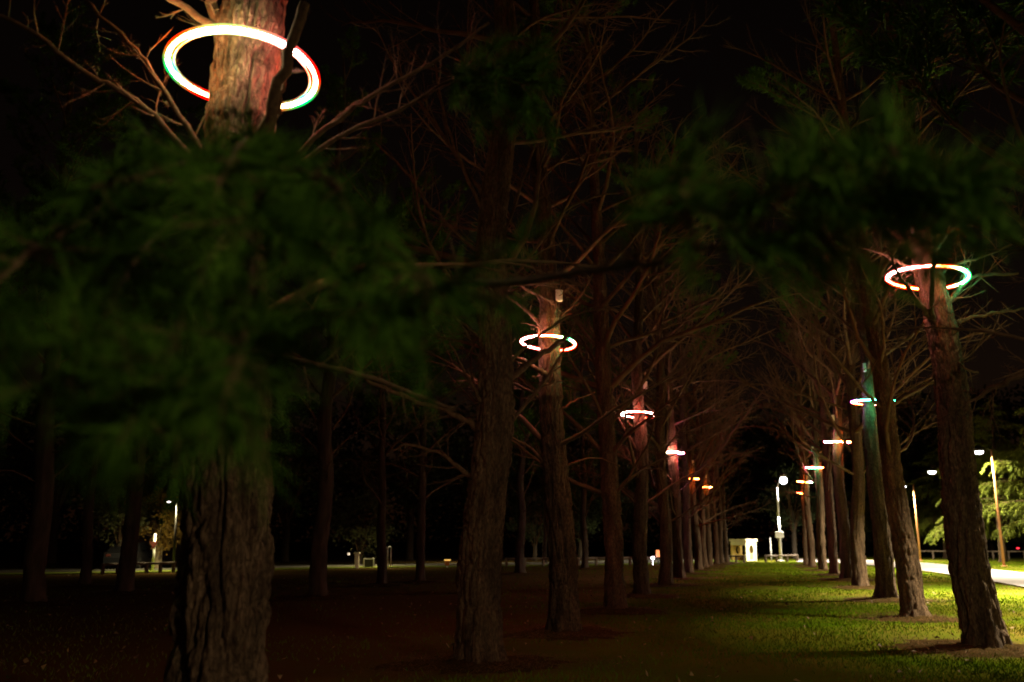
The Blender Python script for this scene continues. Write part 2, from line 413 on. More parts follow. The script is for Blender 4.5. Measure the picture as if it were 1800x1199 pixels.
def pine(key, bx, by, tx, ty, w0, wt, label, group, ring_y=None, res=(40, 150), H=15.5, branches=26, low=2.4, seed=None, fol_from=12.5, wide=1.0, avoid_cam=False, bark=None):
    seed = seed if seed is not None else len(TREES) + 1
    rnd = random.Random(900 + seed)
    B = G(bx, by); B.z = 0
    T_ = on_plane(tx, ty, B); ht = T_.z
    d0 = depth(B); dt = depth(T_)
    r0 = w0 / F * d0 / 2; rt = wt / F * dt / 2
    t = Tree(); t.B = B; t.T = T_; t.ht = ht; t.r0 = r0; t.rt = rt; t.H = H; t.label = label
    t.axis = lambda z: B + (T_ - B) * (z / ht)
    t.rad = lambda z: max(.04, r0 - (r0 - rt) * min(z, ht) / ht) if z <= ht else rt * (1 - (z - ht) / (H - ht)) + .03
    root = empty('pine_tree', B, label, 'tree', group); t.root = root
    wh = []; z = low + rnd.uniform(-.3, .3)
    while z < H - .6:
        wh.append(z); z += rnd.uniform(.62, .95)
    lowmarks = [rnd.uniform(.9, 1.4), rnd.uniform(1.7, 2.2)]
    amp = min(.075, r0 * .19)
    link('trunk', trunk_mesh(B, T_, r0, rt, ht, H, res[0], res[1], seed, amp, lowmarks + wh, bark), root)
    zr = on_plane(tx, ring_y, B).z if ring_y else -9
    t.zr = zr
    n = 0; per = max(1, round(branches / len(wh)))
    camaz = math.atan2(-B.y, -B.x)
    for z in wh:
        a0 = rnd.uniform(0, 2 * PI)
        k = per + (1 if rnd.random() < (branches / len(wh) - per) else 0)
        for j in range(k):
            az = a0 + 2 * PI * j / max(k, 1) + rnd.gauss(0, .3)
            if abs(z - zr) < .55 or (z < zr and zr - z < 1.6 and rnd.random() < (1.0 if key == 'R1' else .6)): continue
            da = abs((az - camaz + PI) % (2 * PI) - PI)
            if avoid_cam and da < 1.0: continue
            u = (z - low) / (H - low)
            L = (4.0 * (1 - u) ** .6 + .6) * rnd.uniform(.6, 1.15) * wide
            if z < 4.0: L *= rnd.uniform(.45, .9)
            el = math.radians(rnd.uniform(12, 50) if z > 4 else rnd.uniform(5, 40))
            arch = z < 5 and key[0] != 'R' and rnd.random() < .35
            vi = rnd.randrange(len(BRANCH_ARCH)) if arch else rnd.randrange(len(BRANCH_UP))
            me = (BRANCH_ARCH if arch else BRANCH_UP)[vi]
            c = t.axis(z) - B
            o = link('branch', me, root)
            o.location = c + Vector((math.cos(az), math.sin(az), 0)) * t.rad(z) * .75
            o.rotation_euler = (rnd.uniform(-.4, .4), -el, az); o.scale = (L,) * 3
            if z > fol_from and not arch:
                f = link('foliage', FOL[vi], o)
            n += 1
    TREES[key] = t
    return t

def limb(t, pts, r0, r1, twigs=6, tl=.5, seed=0, fol=None, parent_root=True):
    """a single large branch of tree t that follows given points; pts are (pixel x, pixel y, depth offset)"""
    rnd = random.Random(5000 + seed); mb = MB(); tips = []
    Q = [P(x, y, depth(on_plane(x, y, t.B)) + dd) - t.B for x, y, dd in pts]
    # Catmull-Rom refinement
    R = []
    for i in range(len(Q) - 1):
        a, b, c, d = Q[max(i - 1, 0)], Q[i], Q[i + 1], Q[min(i + 2, len(Q) - 1)]
        for s in range(5):
            u = s / 5
            R.append(.5 * ((2 * b) + (c - a) * u + (2 * a - 5 * b + 4 * c - d) * u * u + (3 * b - a - 3 * c + d) * u ** 3))
    R.append(Q[-1]); m = len(R)
    R = [p + Vector((rnd.gauss(0, r0 * .25), rnd.gauss(0, r0 * .25), rnd.gauss(0, r0 * .25))) * (1 if 0 < i < m - 1 else 0) for i, p in enumerate(R)]
    rad = [r0 + (r1 - r0) * (i / (m - 1)) ** .8 for i in range(m)]
    mb.tube(R, rad, 10, cap=True)
    for j in range(twigs):
        u = .2 + .78 * (j + rnd.random()) / twigs; i = min(int(u * (m - 1)), m - 2)
        ax = (R[i + 1] - R[i]).normalized()
        side = Vector((rnd.gauss(0, 1), rnd.gauss(0, 1), rnd.gauss(.1, .8))); side = (side - ax * side.dot(ax)).normalized()
        grow(mb, R[i], ax * rnd.uniform(.3, 1) + side, tl * rnd.uniform(.4, 1.1), rad[i] * .42, 1, rnd, tips, 4, .12)
    o = link('branch', mb.mesh('branch', TWIG, True), t.root)
    return o, R, tips, rnd

ROWL = 'pines of the left row along the lawn'
ROWR = 'pines of the right row along the lawn'
lt, rt_ = 'left', 'right'
pine('L1', 361, 1345, 432, 125, 172, 118, 'huge pine in the left foreground, its rough bark nearest the camera, foliage hanging before it', ROWL, 125, (230, 620), branches=20, low=3.2, avoid_cam=True, seed=1)
pine('L2', 846, 1168, 868, 560, 82, 60, 'tall dark pine without a light ring just left of the picture middle, rough bark', ROWL, None, (130, 520), branches=40, low=2.6, avoid_cam=True, seed=2)
pine('L3', 992, 1112, 966, 602, 54, 38, 'pine in the left row with glowing ring and pale box above many dead branches', ROWL, 602, (96, 360), branches=34, low=3.4, seed=3)
pine('L4', 1083, 1074, 1057, 560, 38, 26, 'unlit pine between the second and third light rings of the left row', ROWL, None, (64, 240), branches=38, wide=1.35, seed=4)
pine('L5', 1129, 1048, 1124, 729, 28, 21, 'pine in the left row whose bark glows red and white at its ring', ROWL, 729, (56, 200), branches=32, wide=1.35, seed=5)
pine('L6', 1170, 1030, 1161, 720, 24, 17, 'dark pine right behind the red glowing pine of the left row', ROWL, None, (48, 160), branches=34, wide=1.35, seed=6)
pine('L7', 1194, 1018, 1182, 796, 20, 17, 'pine in the left row with a glaring white patch where its ring touches the bark', ROWL, 796, (44, 150), branches=30, wide=1.35, seed=7)
pine('L8', 1211, 1009, 1203, 800, 16, 12, 'dark slim pine in the left row beside the pine with the glaring white bark', ROWL, None, (32, 110), branches=30, wide=1.35, seed=8)
pine('L9', 1228, 1003, 1216, 842, 14, 12, 'far pine in the left row lit orange by a small half hidden ring', ROWL, 842, (32, 110), branches=28, wide=1.35, seed=9)
pine('L10', 1239, 999, 1231, 850, 12, 9, 'far dark pine between the last two light rings of the left row', ROWL, None, (24, 90), branches=26, wide=1.35, seed=10)
pine('L11', 1248, 996, 1241, 857, 11, 9, 'far pine in the left row carrying the last tiny ring', ROWL, 857, (24, 90), branches=26, seed=11)
pine('L12', 1260, 993, 1254, 860, 9.5, 7, 'far pine just beyond the last ring of the left row', ROWL, None, (20, 70), branches=24, seed=12)
pine('L13', 1269, 991, 1264, 870, 8.5, 6, 'thin far pine last but one before the white shelter', ROWL, None, (20, 70), branches=22, seed=13)
pine('L14', 1277, 989.5, 1272, 880, 7.5, 6, 'thinnest far pine at the end of the left row, next to the white shelter', ROWL, None, (20, 70), branches=22, seed=14)
pine('R1', 1736, 1141, 1634, 488, 72, 47, 'leaning pine at the right edge of the lawn with a large glowing ring', ROWR, 488, (110, 420), branches=30, low=3.6, avoid_cam=True, seed=21)
pine('R2', 1607, 1088, 1560, 750, 45, 32, 'dark leaning pine without a ring left of the large right hand ring pine', ROWR, None, (80, 300), branches=34, low=3.5, seed=22)
pine('R3', 1558, 1054, 1527, 706, 36, 21, 'pine in the right row lit bright green by its ring', ROWR, 706, (64, 240), branches=30, low=3.6, wide=1.35, seed=23)
pine('R4', 1514, 1034, 1502, 745, 27, 19, 'dark pine between the green lit and the orange lit pines of the right row', ROWR, None, (48, 170), branches=34, low=3.6, wide=1.35, seed=24)
pine('R5', 1487, 1019, 1473, 777, 21, 17, 'pine in the right row glowing orange above and below its flat ring', ROWR, 777, (44, 150), branches=28, low=3.6, wide=1.35, seed=25)
pine('R6', 1467, 1011, 1452, 795, 17, 13, 'dark pine just left of the orange glowing pine of the right row', ROWR, None, (36, 120), branches=30, low=3.6, wide=1.35, seed=26)
pine('R7', 1447, 1003, 1437, 822, 16, 13, 'far pine of the right row with pale green light on its bark', ROWR, 822, (32, 110), branches=26, low=3.6, wide=1.35, seed=27)
pine('R8', 1427, 998, 1417, 847, 12, 10.5, 'far pine of the right row lit orange, second ring from the street lamp', ROWR, 847, (28, 90), branches=24, low=3.6, wide=1.35, seed=28)
pine('R9', 1417, 994, 1411, 867, 8, 6, 'farthest pine of the right row, lit amber by the lowest tiny ring', ROWR, 867, (20, 70), branches=20, low=3.6, seed=29)
pine('R0', 2010, 1250, 1905, 400, 110, 75, 'pine outside the right edge whose dim branches reach into the picture', ROWR, None, (48, 160), branches=36, low=3.0, seed=30, fol_from=4.5)

SHADEBARK = mat('shaded_pine_bark', (.075, .052, .036), .95, col2=(.03, .022, .016), scale=6, stretch=(1, 1, .25), bump=1.0, bscale=30, spec=.1)  # same pine bark coloured darker, shade on the back trees put into it
ROWB = 'dark pines standing back on the left lawn'
bgs = [(60, 1062, 78, 800, 40, 34, 'dark pine trunk nearest the left picture edge'),
       (219, 1044, 236, 880, 31, 27, 'dark pine trunk beside the pale lit bush and the parked car'),
       (148, 1030, 160, 860, 20, 16, 'thin dark pine left of the pale lit bush'),
       (560, 1052, 572, 800, 32, 27, 'dark pine right of the huge foreground trunk'),
       (670, 1030, 671, 900, 18, 15, 'dark pine between the white framed board and the white hoop'),
       (738, 1024, 742, 850, 17, 14, 'dark pine between the white hoop and the amber box'),
       (915, 1010, 916, 880, 18, 14, 'dark pine seen between the two big middle trunks of the left row'),
       (1028, 1000, 1026, 880, 12, 10, 'slim dark pine right of the second ring pine'),
       (957, 991, 959, 900, 8, 7, 'far brownish pine close to the low rail, left of the second ring pine')]
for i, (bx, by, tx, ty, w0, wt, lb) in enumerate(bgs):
    pine('B%d' % i, bx, by, tx, ty, w0, wt, lb, ROWB, None, (28, 90), branches=30, low=3.0, seed=40 + i, fol_from=4.5, bark=SHADEBARK)

# ---- the large branches one can follow in the photograph
t = TREES['L1']
sp = []
limb(t, [(405, 95, 0), (385, 35, -.12), (365, -15, -.2), (335, -70, -.3)], .062, .035, 3, .5, 1)
limb(t, [(400, 70, -.1), (345, 25, -.2), (300, -2, -.3), (240, -30, -.4)], .036, .02, 4, .5, 2)
limb(t, [(405, 335, -.25), (326, 222, -.42), (272, 132, -.5), (226, 76, -.5), (150, 0, -.5)], .026, .013, 14, .55, 3)
limb(t, [(390, 340, -.3), (285, 220, -.5), (222, 168, -.55), (140, 122, -.6), (50, 50, -.7), (-30, 20, -.7)], .028, .014, 14, .6, 4)
limb(t, [(455, 275, -.3), (480, 185, -.72), (508, 92, -.78), (536, 5, -.85)], .045, .036, 3, .3, 5)
limb(t, [(455, 300, -.3), (487, 195, -.50), (500, 140, -.55)], .04, .012, 0, .3, 6)
limb(t, [(460, 335, -.2), (575, 225, -.5), (660, 165, -.65), (760, 110, -.8), (860, 40, -.9)], .025, .009, 14, .6, 7)
o_red, R_red, tips_red, rnd_red = limb(t, [(465, 345, -.3), (590, 243, -.6), (700, 195, -.8), (820, 130, -1.0), (930, 150, -1.1)], .022, .007, 14, .6, 8)
limb(t, [(430, 590, -.4), (495, 560, -.6), (575, 545, -.9), (660, 520, -1.3)], .036, .016, 6, .5, 9)
limb(t, [(330, 700, -.35), (300, 770, -.45), (250, 735, -.7), (170, 660, -1.2)], .05, .02, 5, .4, 10)
limb(t, [(440, 620, -.3), (560, 640, -.9), (680, 675, -1.1), (800, 720, -1.2)], .026, .01, 9, .6, 14)

def needles_on(parent, R, rnd, n, length, bark_parent, nl=.14, per=6, nw=.0022, droop=.25, from_u=.25):
    """side sprays along a limb: twigs (a part) and their needles (a sub-part)"""
    mb = MB(); tips = []; m = len(R)
    for j in range(n):
        u = from_u + (1 - from_u) * rnd.random(); i = min(int(u * (m - 1)), m - 2)
        ax = (R[i + 1] - R[i]).normalized()
        side = Vector((rnd.gauss(0, 1), rnd.gauss(0, 1), rnd.gauss(0, 1))); side = (side - ax * side.dot(ax)).normalized()
        d = (ax * rnd.uniform(.2, 1.1) + side - Vector((0, 0, droop))).normalized()
        L = length * rnd.uniform(.45, 1.1); q = R[i].copy(); pts = [q.copy()]; k = 7
        for s in range(k):
            d = (d + Vector((rnd.gauss(0, .12), rnd.gauss(0, .12), rnd.gauss(-droop * .25, .1)))).normalized()
            q = q + d * (L / k); pts.append(q.copy())
            if s >= 1:
                tips.append((q.copy(), d.copy(), 1)); tips.append((pts[-2].lerp(q, .5), d.copy(), 1))
        mb.tube(pts, [.006 * (1 - .7 * s / k) for s in range(k + 1)], 4, cap=False)
    tw = setp(link('twigs', mb.mesh('twigs', TWIG, True), parent), kind='stuff')
    V, Fq = needle_tufts(tips, rnd, per, nl, nw, .75, .03)
    return V, Fq, tw
def leafy(t, pts, r0, r1, seed, n, length, **kw):
    o, R, tips, rnd = limb(t, pts, r0, r1, 3, .3, seed)
    V, Fq, tw = needles_on(o, R, rnd, n, length, o, **kw)
    f = link('foliage', np_mesh('foliage', V, Fq, NEEDLE, False), o)
    return R
# foliage of the nearest pine, hanging between its trunk and the camera (out of focus)
leafy(t, [(420, 250, -.4), (480, 285, -2.6), (590, 360, -4.4), (690, 440, -5.0), (780, 520, -5.2)], .016, .004, 20, 36, .26)
leafy(t, [(400, 400, -.4), (385, 425, -2.8), (340, 520, -4.6), (290, 640, -5.1), (220, 740, -5.3)], .016, .004, 21, 36, .26)
leafy(t, [(390, 300, -.4), (250, 330, -3.0), (120, 400, -4.6), (10, 480, -5.1), (-60, 560, -5.2)], .016, .004, 22, 34, .28)
leafy(t, [(425, 380, -.4), (440, 430, -3.4), (435, 530, -4.8), (420, 630, -5.2), (395, 690, -5.3)], .016, .004, 23, 32, .22)
leafy(t, [(410, 260, -.4), (370, 270, -2.8), (270, 300, -4.7), (160, 330, -5.1)], .016, .004, 24, 28, .26)
leafy(t, [(430, 330, -.4), (520, 390, -3.2), (600, 480, -4.9), (680, 540, -5.2)], .016, .004, 25, 30, .24)
leafy(t, [(395, 350, -.4), (300, 390, -3.4), (190, 540, -4.8), (120, 680, -5.2)], .016, .004, 26, 30, .26)
leafy(t, [(440, 270, -.4), (470, 300, -3.2), (520, 300, -4.9), (600, 330, -5.2)], .016, .004, 27, 24, .22)
leafy(t, [(430, 240, -.4), (440, 235, -2.6), (420, 260, -4.6), (380, 330, -5.2)], .016, .004, 28, 26, .22)
leafy(t, [(450, 260, -.4), (470, 290, -3.0), (450, 340, -4.8), (440, 420, -5.2)], .016, .004, 29, 28, .22)
# the long low branch crossing in front of the avenue
Rg = limb(t, [(470, 560, -.4), (640, 528, -2.0), (800, 502, -3.2), (960, 488, -4.2), (1110, 468, -4.7), (1230, 440, -4.9), (1340, 432, -5.0), (1450, 424, -5.05)], .020, .005, 14, .3, 30)
leafy(t, [(1225, 440, -4.9), (1205, 360, -5.1), (1190, 300, -5.15)], .007, .003, 31, 15, .18, from_u=.2)
leafy(t, [(1290, 434, -5.0), (1380, 350, -5.1), (1440, 300, -5.15)], .007, .003, 32, 20, .2, from_u=.15)
leafy(t, [(1380, 428, -5.0), (1500, 340, -5.1), (1580, 260, -5.2)], .007, .003, 33, 24, .2, from_u=.15)
leafy(t, [(1450, 424, -5.05), (1580, 360, -5.1), (1700, 320, -5.2)], .007, .003, 34, 24, .2, from_u=.1)
V, Fq, tw = needles_on(o_red, R_red, random.Random(77), 46, .45, o_red, from_u=.72, nw=.0022, per=18)
link('foliage', np_mesh('foliage', V, Fq, NEEDLE, False), o_red)

t = TREES['L2']
limb(t, [(842, 760, 0), (822, 742, 0), (770, 716, -.1), (690, 690, -.2), (600, 648, -.3), (500, 622, -.3)], .055, .014, 16, .8, 40)
limb(t, [(842, 850, 0), (818, 832, 0), (780, 800, .1), (720, 782, .2), (690, 792, .2)], .045, .012, 12, .7, 41)
limb(t, [(850, 715, 0), (840, 695, -.2), (818, 655, -.3), (790, 600, -.4)], .032, .01, 6, .5, 42)
limb(t, [(872, 700, .1), (900, 664, .35), (945, 627, 1.2), (988, 600, 2.2), (1004, 588, 2.7)], .05, .035, 2, .4, 43)
limb(t, [(868, 420, 0), (855, 380, 0), (815, 300, -.3), (780, 200, -.4), (765, 110, -.4)], .04, .012, 12, .8, 44)
limb(t, [(868, 480, 0), (848, 450, 0), (770, 380, -.3), (720, 310, -.4), (660, 250, -.5)], .04, .012, 12, .8, 45)
limb(t, [(866, 440, 0), (890, 400, .2), (925, 300, .4), (960, 200, .6)], .034, .01, 10, .8, 46)
limb(t, [(868, 540, 0), (895, 500, .2), (940, 440, .4), (1010, 360, .6), (1090, 340, .7)], .036, .01, 12, .8, 47)
limb(t, [(866, 620, 0), (840, 590, 0), (800, 560, -.3), (740, 540, -.5)], .03, .01, 8, .6, 48)
t = TREES['L3']
limb(t, [(968, 662, 0), (955, 655, -.2), (930, 640, -.25), (888, 618, -.3), (860, 600, -.3)], .055, .03, 4, .4, 50)
limb(t, [(965, 712, 0), (955, 705, 0), (922, 682, -.1), (893, 672, -.1)], .042, .022, 4, .5, 51)
limb(t, [(968, 832, 0), (955, 815, 0), (930, 785, 0), (890, 765, 0)], .04, .02, 5, .5, 52)
limb(t, [(962, 582, 0), (948, 570, 0), (925, 545, -.1), (893, 522, -.1), (860, 500, -.1)], .05, .018, 8, .6, 53)
limb(t, [(975, 572, 0), (985, 558, 0), (1010, 532, .1), (1035, 498, .1), (1060, 440, .2)], .032, .012, 8, .7, 54)
limb(t, [(958, 604, 0), (948, 590, -.3), (945, 575, -.35), (920, 568, -.35), (897, 572, -.3)], .022, .008, 5, .4, 55)
limb(t, [(970, 560, 0), (950, 530, 0), (930, 495, .1), (915, 460, .1)], .034, .01, 8, .7, 56)
limb(t, [(974, 560, -.1), (978, 535, -.2), (986, 500, -.2), (1000, 430, -.2)], .03, .01, 8, .7, 57)
limb(t, [(988, 720, 0), (1010, 705, .2), (1045, 690, .5)], .026, .01, 5, .5, 58)
limb(t, [(978, 830, 0), (1010, 812, .2), (1050, 805, .5), (1090, 820, .7)], .026, .01, 6, .6, 59)
t = TREES['L5']
limb(t, [(1124, 758, 0), (1113, 752, -.1), (1100, 740, -.2), (1085, 727, -.2)], .05, .02, 3, .5, 60)
limb(t, [(1122, 690, 0), (1113, 686, 0), (1095, 680, 0), (1076, 665, 0)], .03, .012, 4, .6, 61)
t = TREES['R1']
limb(t, [(1636, 560, -.1), (1622, 540, -.45), (1595, 505, -.55), (1572, 470, -.6), (1560, 435, -.6)], .05, .014, 4, .5, 70)
limb(t, [(1640, 560, -.2), (1638, 520, -.62), (1642, 450, -.66), (1641, 370, -.66), (1636, 300, -.7)], .042, .03, 2, .5, 71)
limb(t, [(1650, 550, 0), (1664, 536, .1), (1690, 505, .15), (1718, 486, .2), (1790, 480, .3)], .055, .02, 8, .7, 72)
limb(t, [(1618, 445, 0), (1605, 432, 0), (1580, 415, .1), (1560, 405, .1)], .042, .014, 6, .6, 73)
limb(t, [(1612, 485, 0), (1598, 470, -.1), (1560, 450, -.1), (1510, 432, -.1)], .036, .014, 7, .7, 74)
limb(t, [(1640, 445, 0), (1655, 425, 0), (1685, 397, .1), (1735, 400, .2), (1790, 425, .3)], .034, .012, 8, .7, 75)
limb(t, [(1626, 430, -.1), (1628, 405, -.1), (1636, 380, -.1), (1640, 320, 0), (1655, 260, 0)], .05, .03, 6, .7, 76)
limb(t, [(1655, 480, 0), (1680, 464, .1), (1740, 447, .2), (1800, 420, .3)], .03, .012, 8, .7, 77)
limb(t, [(1660, 590, 0), (1672, 574, 0), (1705, 558, .1), (1770, 548, .2), (1830, 540, .3)], .036, .014, 9, .8, 78)
limb(t, [(1672, 620, 0), (1680, 630, -.2), (1700, 650, -.3), (1720, 655, -.3)], .026, .012, 4, .5, 79)
t = TREES['R0']
limb(t, [(1930, 690, 0), (1860, 640, -.3), (1790, 660, 0), (1735, 690, .3), (1695, 722, .5)], .06, .012, 14, .7, 80)
limb(t, [(1920, 560, 0), (1860, 470, .2), (1800, 400, .3), (1750, 330, .4)], .05, .012, 12, .9, 81)

# ================================================================== LIGHT RINGS
def torus_mesh(name, R, r, mt, nu=96, nv=14):
    u = np.linspace(0, 2 * PI, nu, endpoint=False); v = np.linspace(0, 2 * PI, nv, endpoint=False)
    U, Vv = np.meshgrid(u, v, indexing='ij')
    wob = 1 + .012 * np.sin(3 * U + 1)
    V = np.stack([(R * wob + r * np.cos(Vv)) * np.cos(U), (R * wob + r * np.cos(Vv)) * np.sin(U), r * np.sin(Vv) + .01 * np.sin(2 * U)], -1).reshape(-1, 3)
    i = np.arange(nu * nv).reshape(nu, nv)
    Fq = np.stack([i, np.roll(i, -1, 0), np.roll(np.roll(i, -1, 0), -1, 1), np.roll(i, -1, 1)], -1).reshape(-1, 4)
    return np_mesh(name, V, Fq, mt)
HOSE = torus_mesh('hose', 1.0, .026, GREYP)
HALO = torus_mesh('fringe_halo', 1.0, .066, GREYP)  # added glowing shell that imitates the coloured halo round each hose
def halo_material(src):
    m = src.copy(); m.name = 'fringe_halo'; nt = m.node_tree; N = nt.nodes; L = nt.links
    ramp = next(n for n in N if n.type == 'VALTORGB'); out = next(n for n in N if n.type == 'OUTPUT_MATERIAL'); N.remove(N['Principled BSDF'])
    em = N.new('ShaderNodeEmission'); em.inputs[1].default_value = 1.5; ga = N.new('ShaderNodeGamma'); ga.inputs[1].default_value = 2.2; L.new(ramp.outputs[0], ga.inputs[0]); L.new(ga.outputs[0], em.inputs[0])
    tr = N.new('ShaderNodeBsdfTransparent'); ad = N.new('ShaderNodeAddShader')
    L.new(em.outputs[0], ad.inputs[0]); L.new(tr.outputs[0], ad.inputs[1]); L.new(ad.outputs[0], out.inputs[0])
    return m
RAIL = torus_mesh('inner_rail', .915, .012, GREYP, 72, 8)
rings = [('L1', 427, 125, 252, 2, 5, 'large rainbow light ring round the huge left foreground pine', 'RRGOVWRG'),
         ('L3', 964, 603, 95, 4, 4, 'light ring crossed by a dark slanting branch, on the pine near the picture middle', 'RWWWOGRR'),
         ('L5', 1122, 729, 59, 4, 3, 'tilted pink light ring round the red glowing pine of the left row', 'RWWWRWWR'),
         ('L7', 1186, 796, 32, 3, 0, 'glaring light ring touching the white blazing bark in the left row', 'WGWWWRMP'),
         ('L9', 1215, 842, 27, 0, -2, 'small light ring half hidden by a dark pine in the left row', 'ROOOOORR'),
         ('L11', 1240, 857, 22, 0, 2, 'last tiny light ring of the left row', 'RROOOYRR'),
         ('R1', 1631, 488, 133, 5, 2, 'large light ring round the leaning pine at the right picture edge', 'ORWWOGGR'),
         ('R3', 1536, 707, 73, 2, -1, 'light ring on the green lit pine, partly behind a dark trunk', 'ROPGGGOW'),
         ('R5', 1473, 777, 46, 1, -4, 'flat pink light ring round the orange glowing pine of the right row', 'RMMGOORM'),
         ('R7', 1432.5, 822, 30, 0, -6, 'flat light ring on the pale green lit far pine of the right row', 'RMMGGORR'),
         ('R8', 1415.5, 847, 27, 2, -7, 'narrow light ring just right of and level with the white street lamp', 'RROOOGWM'),
         ('R9', 1407.5, 867, 15, 0, -7, 'tiny amber lit ring below and right of the white street lamp', 'RROOOORR')]
for key, cx, cy, wpx, rx, ry, lb, ph in rings:
    t = TREES[key]; c = on_plane(cx, cy, t.B)
    rad = wpx / 2 / F * depth(c)
    o = empty('light_ring', c, lb, 'light ring', 'light rings round the pine trunks')
    # tilt: roll about the view direction, then pitch
    ring_m = ring_material(ph, 5 if key == 'L7' else .75 if key == 'R3' else 1.4 if key in ('R5', 'R7') else 1.0); ph = math.atan2(-fh.y, -fh.x)
    q = Quaternion(fh, math.radians(rx)) @ Quaternion(RIGHT, math.radians(-ry)) @ Quaternion((0, 0, 1), ph)
    o.rotation_mode = 'QUATERNION'; o.rotation_quaternion = q
    o.scale = (rad, rad, rad)
    if key == 'L1' or wpx > 50:
        h_ = link('hose', HOSE, o); link('inner_rail', RAIL, o)
    else:
        h_ = link('hose', HOSE, o)
    h_.material_slots[0].link = 'OBJECT'; h_.material_slots[0].material = ring_m
    v_ = link('fringe_halo', HALO, o); v_.material_slots[0].link = 'OBJECT'; v_.material_slots[0].material = halo_material(ring_m)
    t.ring_c = c

# ---- small pale boxes fixed high on the ringed trunks
boxes = [('L3', 982, 525, 12, 20, 'pale box on the trunk above the ring crossed by a dark branch'),
         ('L5', 1133, 679, 6, 12, 'pale box above the tilted pink ring of the left row'),
         ('L9', 1217, 814, 3, 8, 'small pale box above the half hidden ring of the left row'),
         ('L11', 1240, 838, 2.4, 7, 'tiny pale box above the last ring of the left row'),
         ('R1', 1596, 409, 7, 17, 'greenish box high on the leaning pine at the right edge'),
         ('R3', 1516, 648, 5, 14, 'pale box above the ring of the green lit pine'),
         ('R5', 1462, 736, 4, 10, 'pale box above the flat pink ring of the orange glowing pine'),
         ('R7', 1426, 790, 3, 8, 'greenish box above the ring of the pale green lit far pine'),
         ('R8', 1409, 820, 2.2, 7, 'tiny box above the narrow ring next to the street lamp')]
for key, x, y, w, h, lb in boxes:
    t = TREES[key]; c = on_plane(x, y, t.B); ax = t.axis(c.z)
    c = c - fh * (t.rad(c.z) * .75 + .03)
    d = depth(c); ww = w / F * d; hh = h / F * d
    o = empty('control_box', c, lb, 'box', 'small boxes on the ringed trunks')
    m1 = MB(); m1.box((0, 0, 0), (ww, ww * .75, hh), YAW, ww * .12); m1.box((0, 0, hh * .5), (ww * 1.06, ww * .85, hh * .06), YAW); m1.build('case', GREYP, o)
    m2 = MB(); v = (ax - c); v.z = 0
    m2.tube([(0, 0, -hh * .2), (v.x * .8, v.y * .8, -hh * .25)], ww * .14, 6); m2.build('bracket', DARKM, o)

# ================================================================== LAMPS
def lamp_light(loc, power, size=.35, col=(1, .87, .60), tilt=None, spread=172):
    d = bpy.data.lights.new('lamp_light', 'AREA'); d.shape = 'DISK'; d.size = size; d.energy = power; d.color = col
    d.spread = math.radians(spread)
    o = bpy.data.objects.new('lamp_light', d); COL.objects.link(o); o.location = loc
    if tilt is not None: o.rotation_euler = tilt
    return o
def bowl(m, c, r, h, n=7):
    for k in range(n - 1):
        a0, a1 = PI / 2 * k / n, PI / 2 * (k + 1) / n
        m.tube([(c.x, c.y, c.z + .01 - h * math.sin(a0)), (c.x, c.y, c.z + .01 - h * math.sin(a1))], [r * math.cos(a0), r * math.cos(a1)], 16, k == n - 2)
def ball(m, c, r, h, n=9):
    for k in range(n):
        a0, a1 = -PI / 2 + PI * k / n, -PI / 2 + PI * (k + 1) / n
        m.tube([(c.x, c.y, c.z - .1 + h * math.sin(a0)), (c.x, c.y, c.z - .1 + h * math.sin(a1))], [r * math.cos(a0) + .001, r * math.cos(a1) + .001], 18, False)
def path_lamp(bx, by, tx, ty, lx, ly, label, power=LAMP_W, B=None, H=None, arm=None, spread=166):
    B = G(bx, by) if B is None else B
    B = Vector((B.x, B.y, 0))
    if H is None:
        T_ = on_plane(tx, ty, B); Hd = on_plane(lx, ly, B)
    else:
        T_ = B + Vector((0, 0, H)); Hd = T_ + arm
    root = empty('path_lamp', B, label, 'lamp post', 'brown lamp posts along the footpath')
    T = T_ - B; Hh = Hd - B
    m = MB(); m.tube([(0, 0, 0), T * .5, T], [.085, .07, .05], 10); m.box((0, 0, .03), (.32, .32, .06)); m.build('pole', RUST, root, True)
    m = MB(); m.tube([T * .985, T + (Hh - T) * .5 + Vector((0, 0, .12)), Hh + Vector((0, 0, .13))], [.035, .03, .03], 8); m.build('arm', DARKM, root, True)
    ang = math.atan2(Hh.y - T.y, Hh.x - T.x)
    m = MB(); m.tube([Hh + Vector((0, 0, -.07)), Hh + Vector((0, 0, .06)), Hh + Vector((0, 0, .14))], [.36, .34, .10], 18); m.build('lamp_head', DARKM, root)
    m = MB(); ball(m, Hh, .27, .16); led = m.build('led_lens', LED_W, root)
    l = lamp_light((Hh.x, Hh.y, Hh.z - .3), power, spread=spread); l.parent = root
    return root
path_lamp(1765, 996, 1742, 790, 1720, 791, 'brown lamp post by the path nearest the right edge, bright white lens')
path_lamp(1673, 989, 1658, 824, 1638, 827, 'brown lamp post half hidden by the leaning right hand pine')
path_lamp(1618, 986, 1605, 851, 1586, 853, 'brown lamp post left of the lit cedar boughs, its lens behind a trunk', LAMP_W)
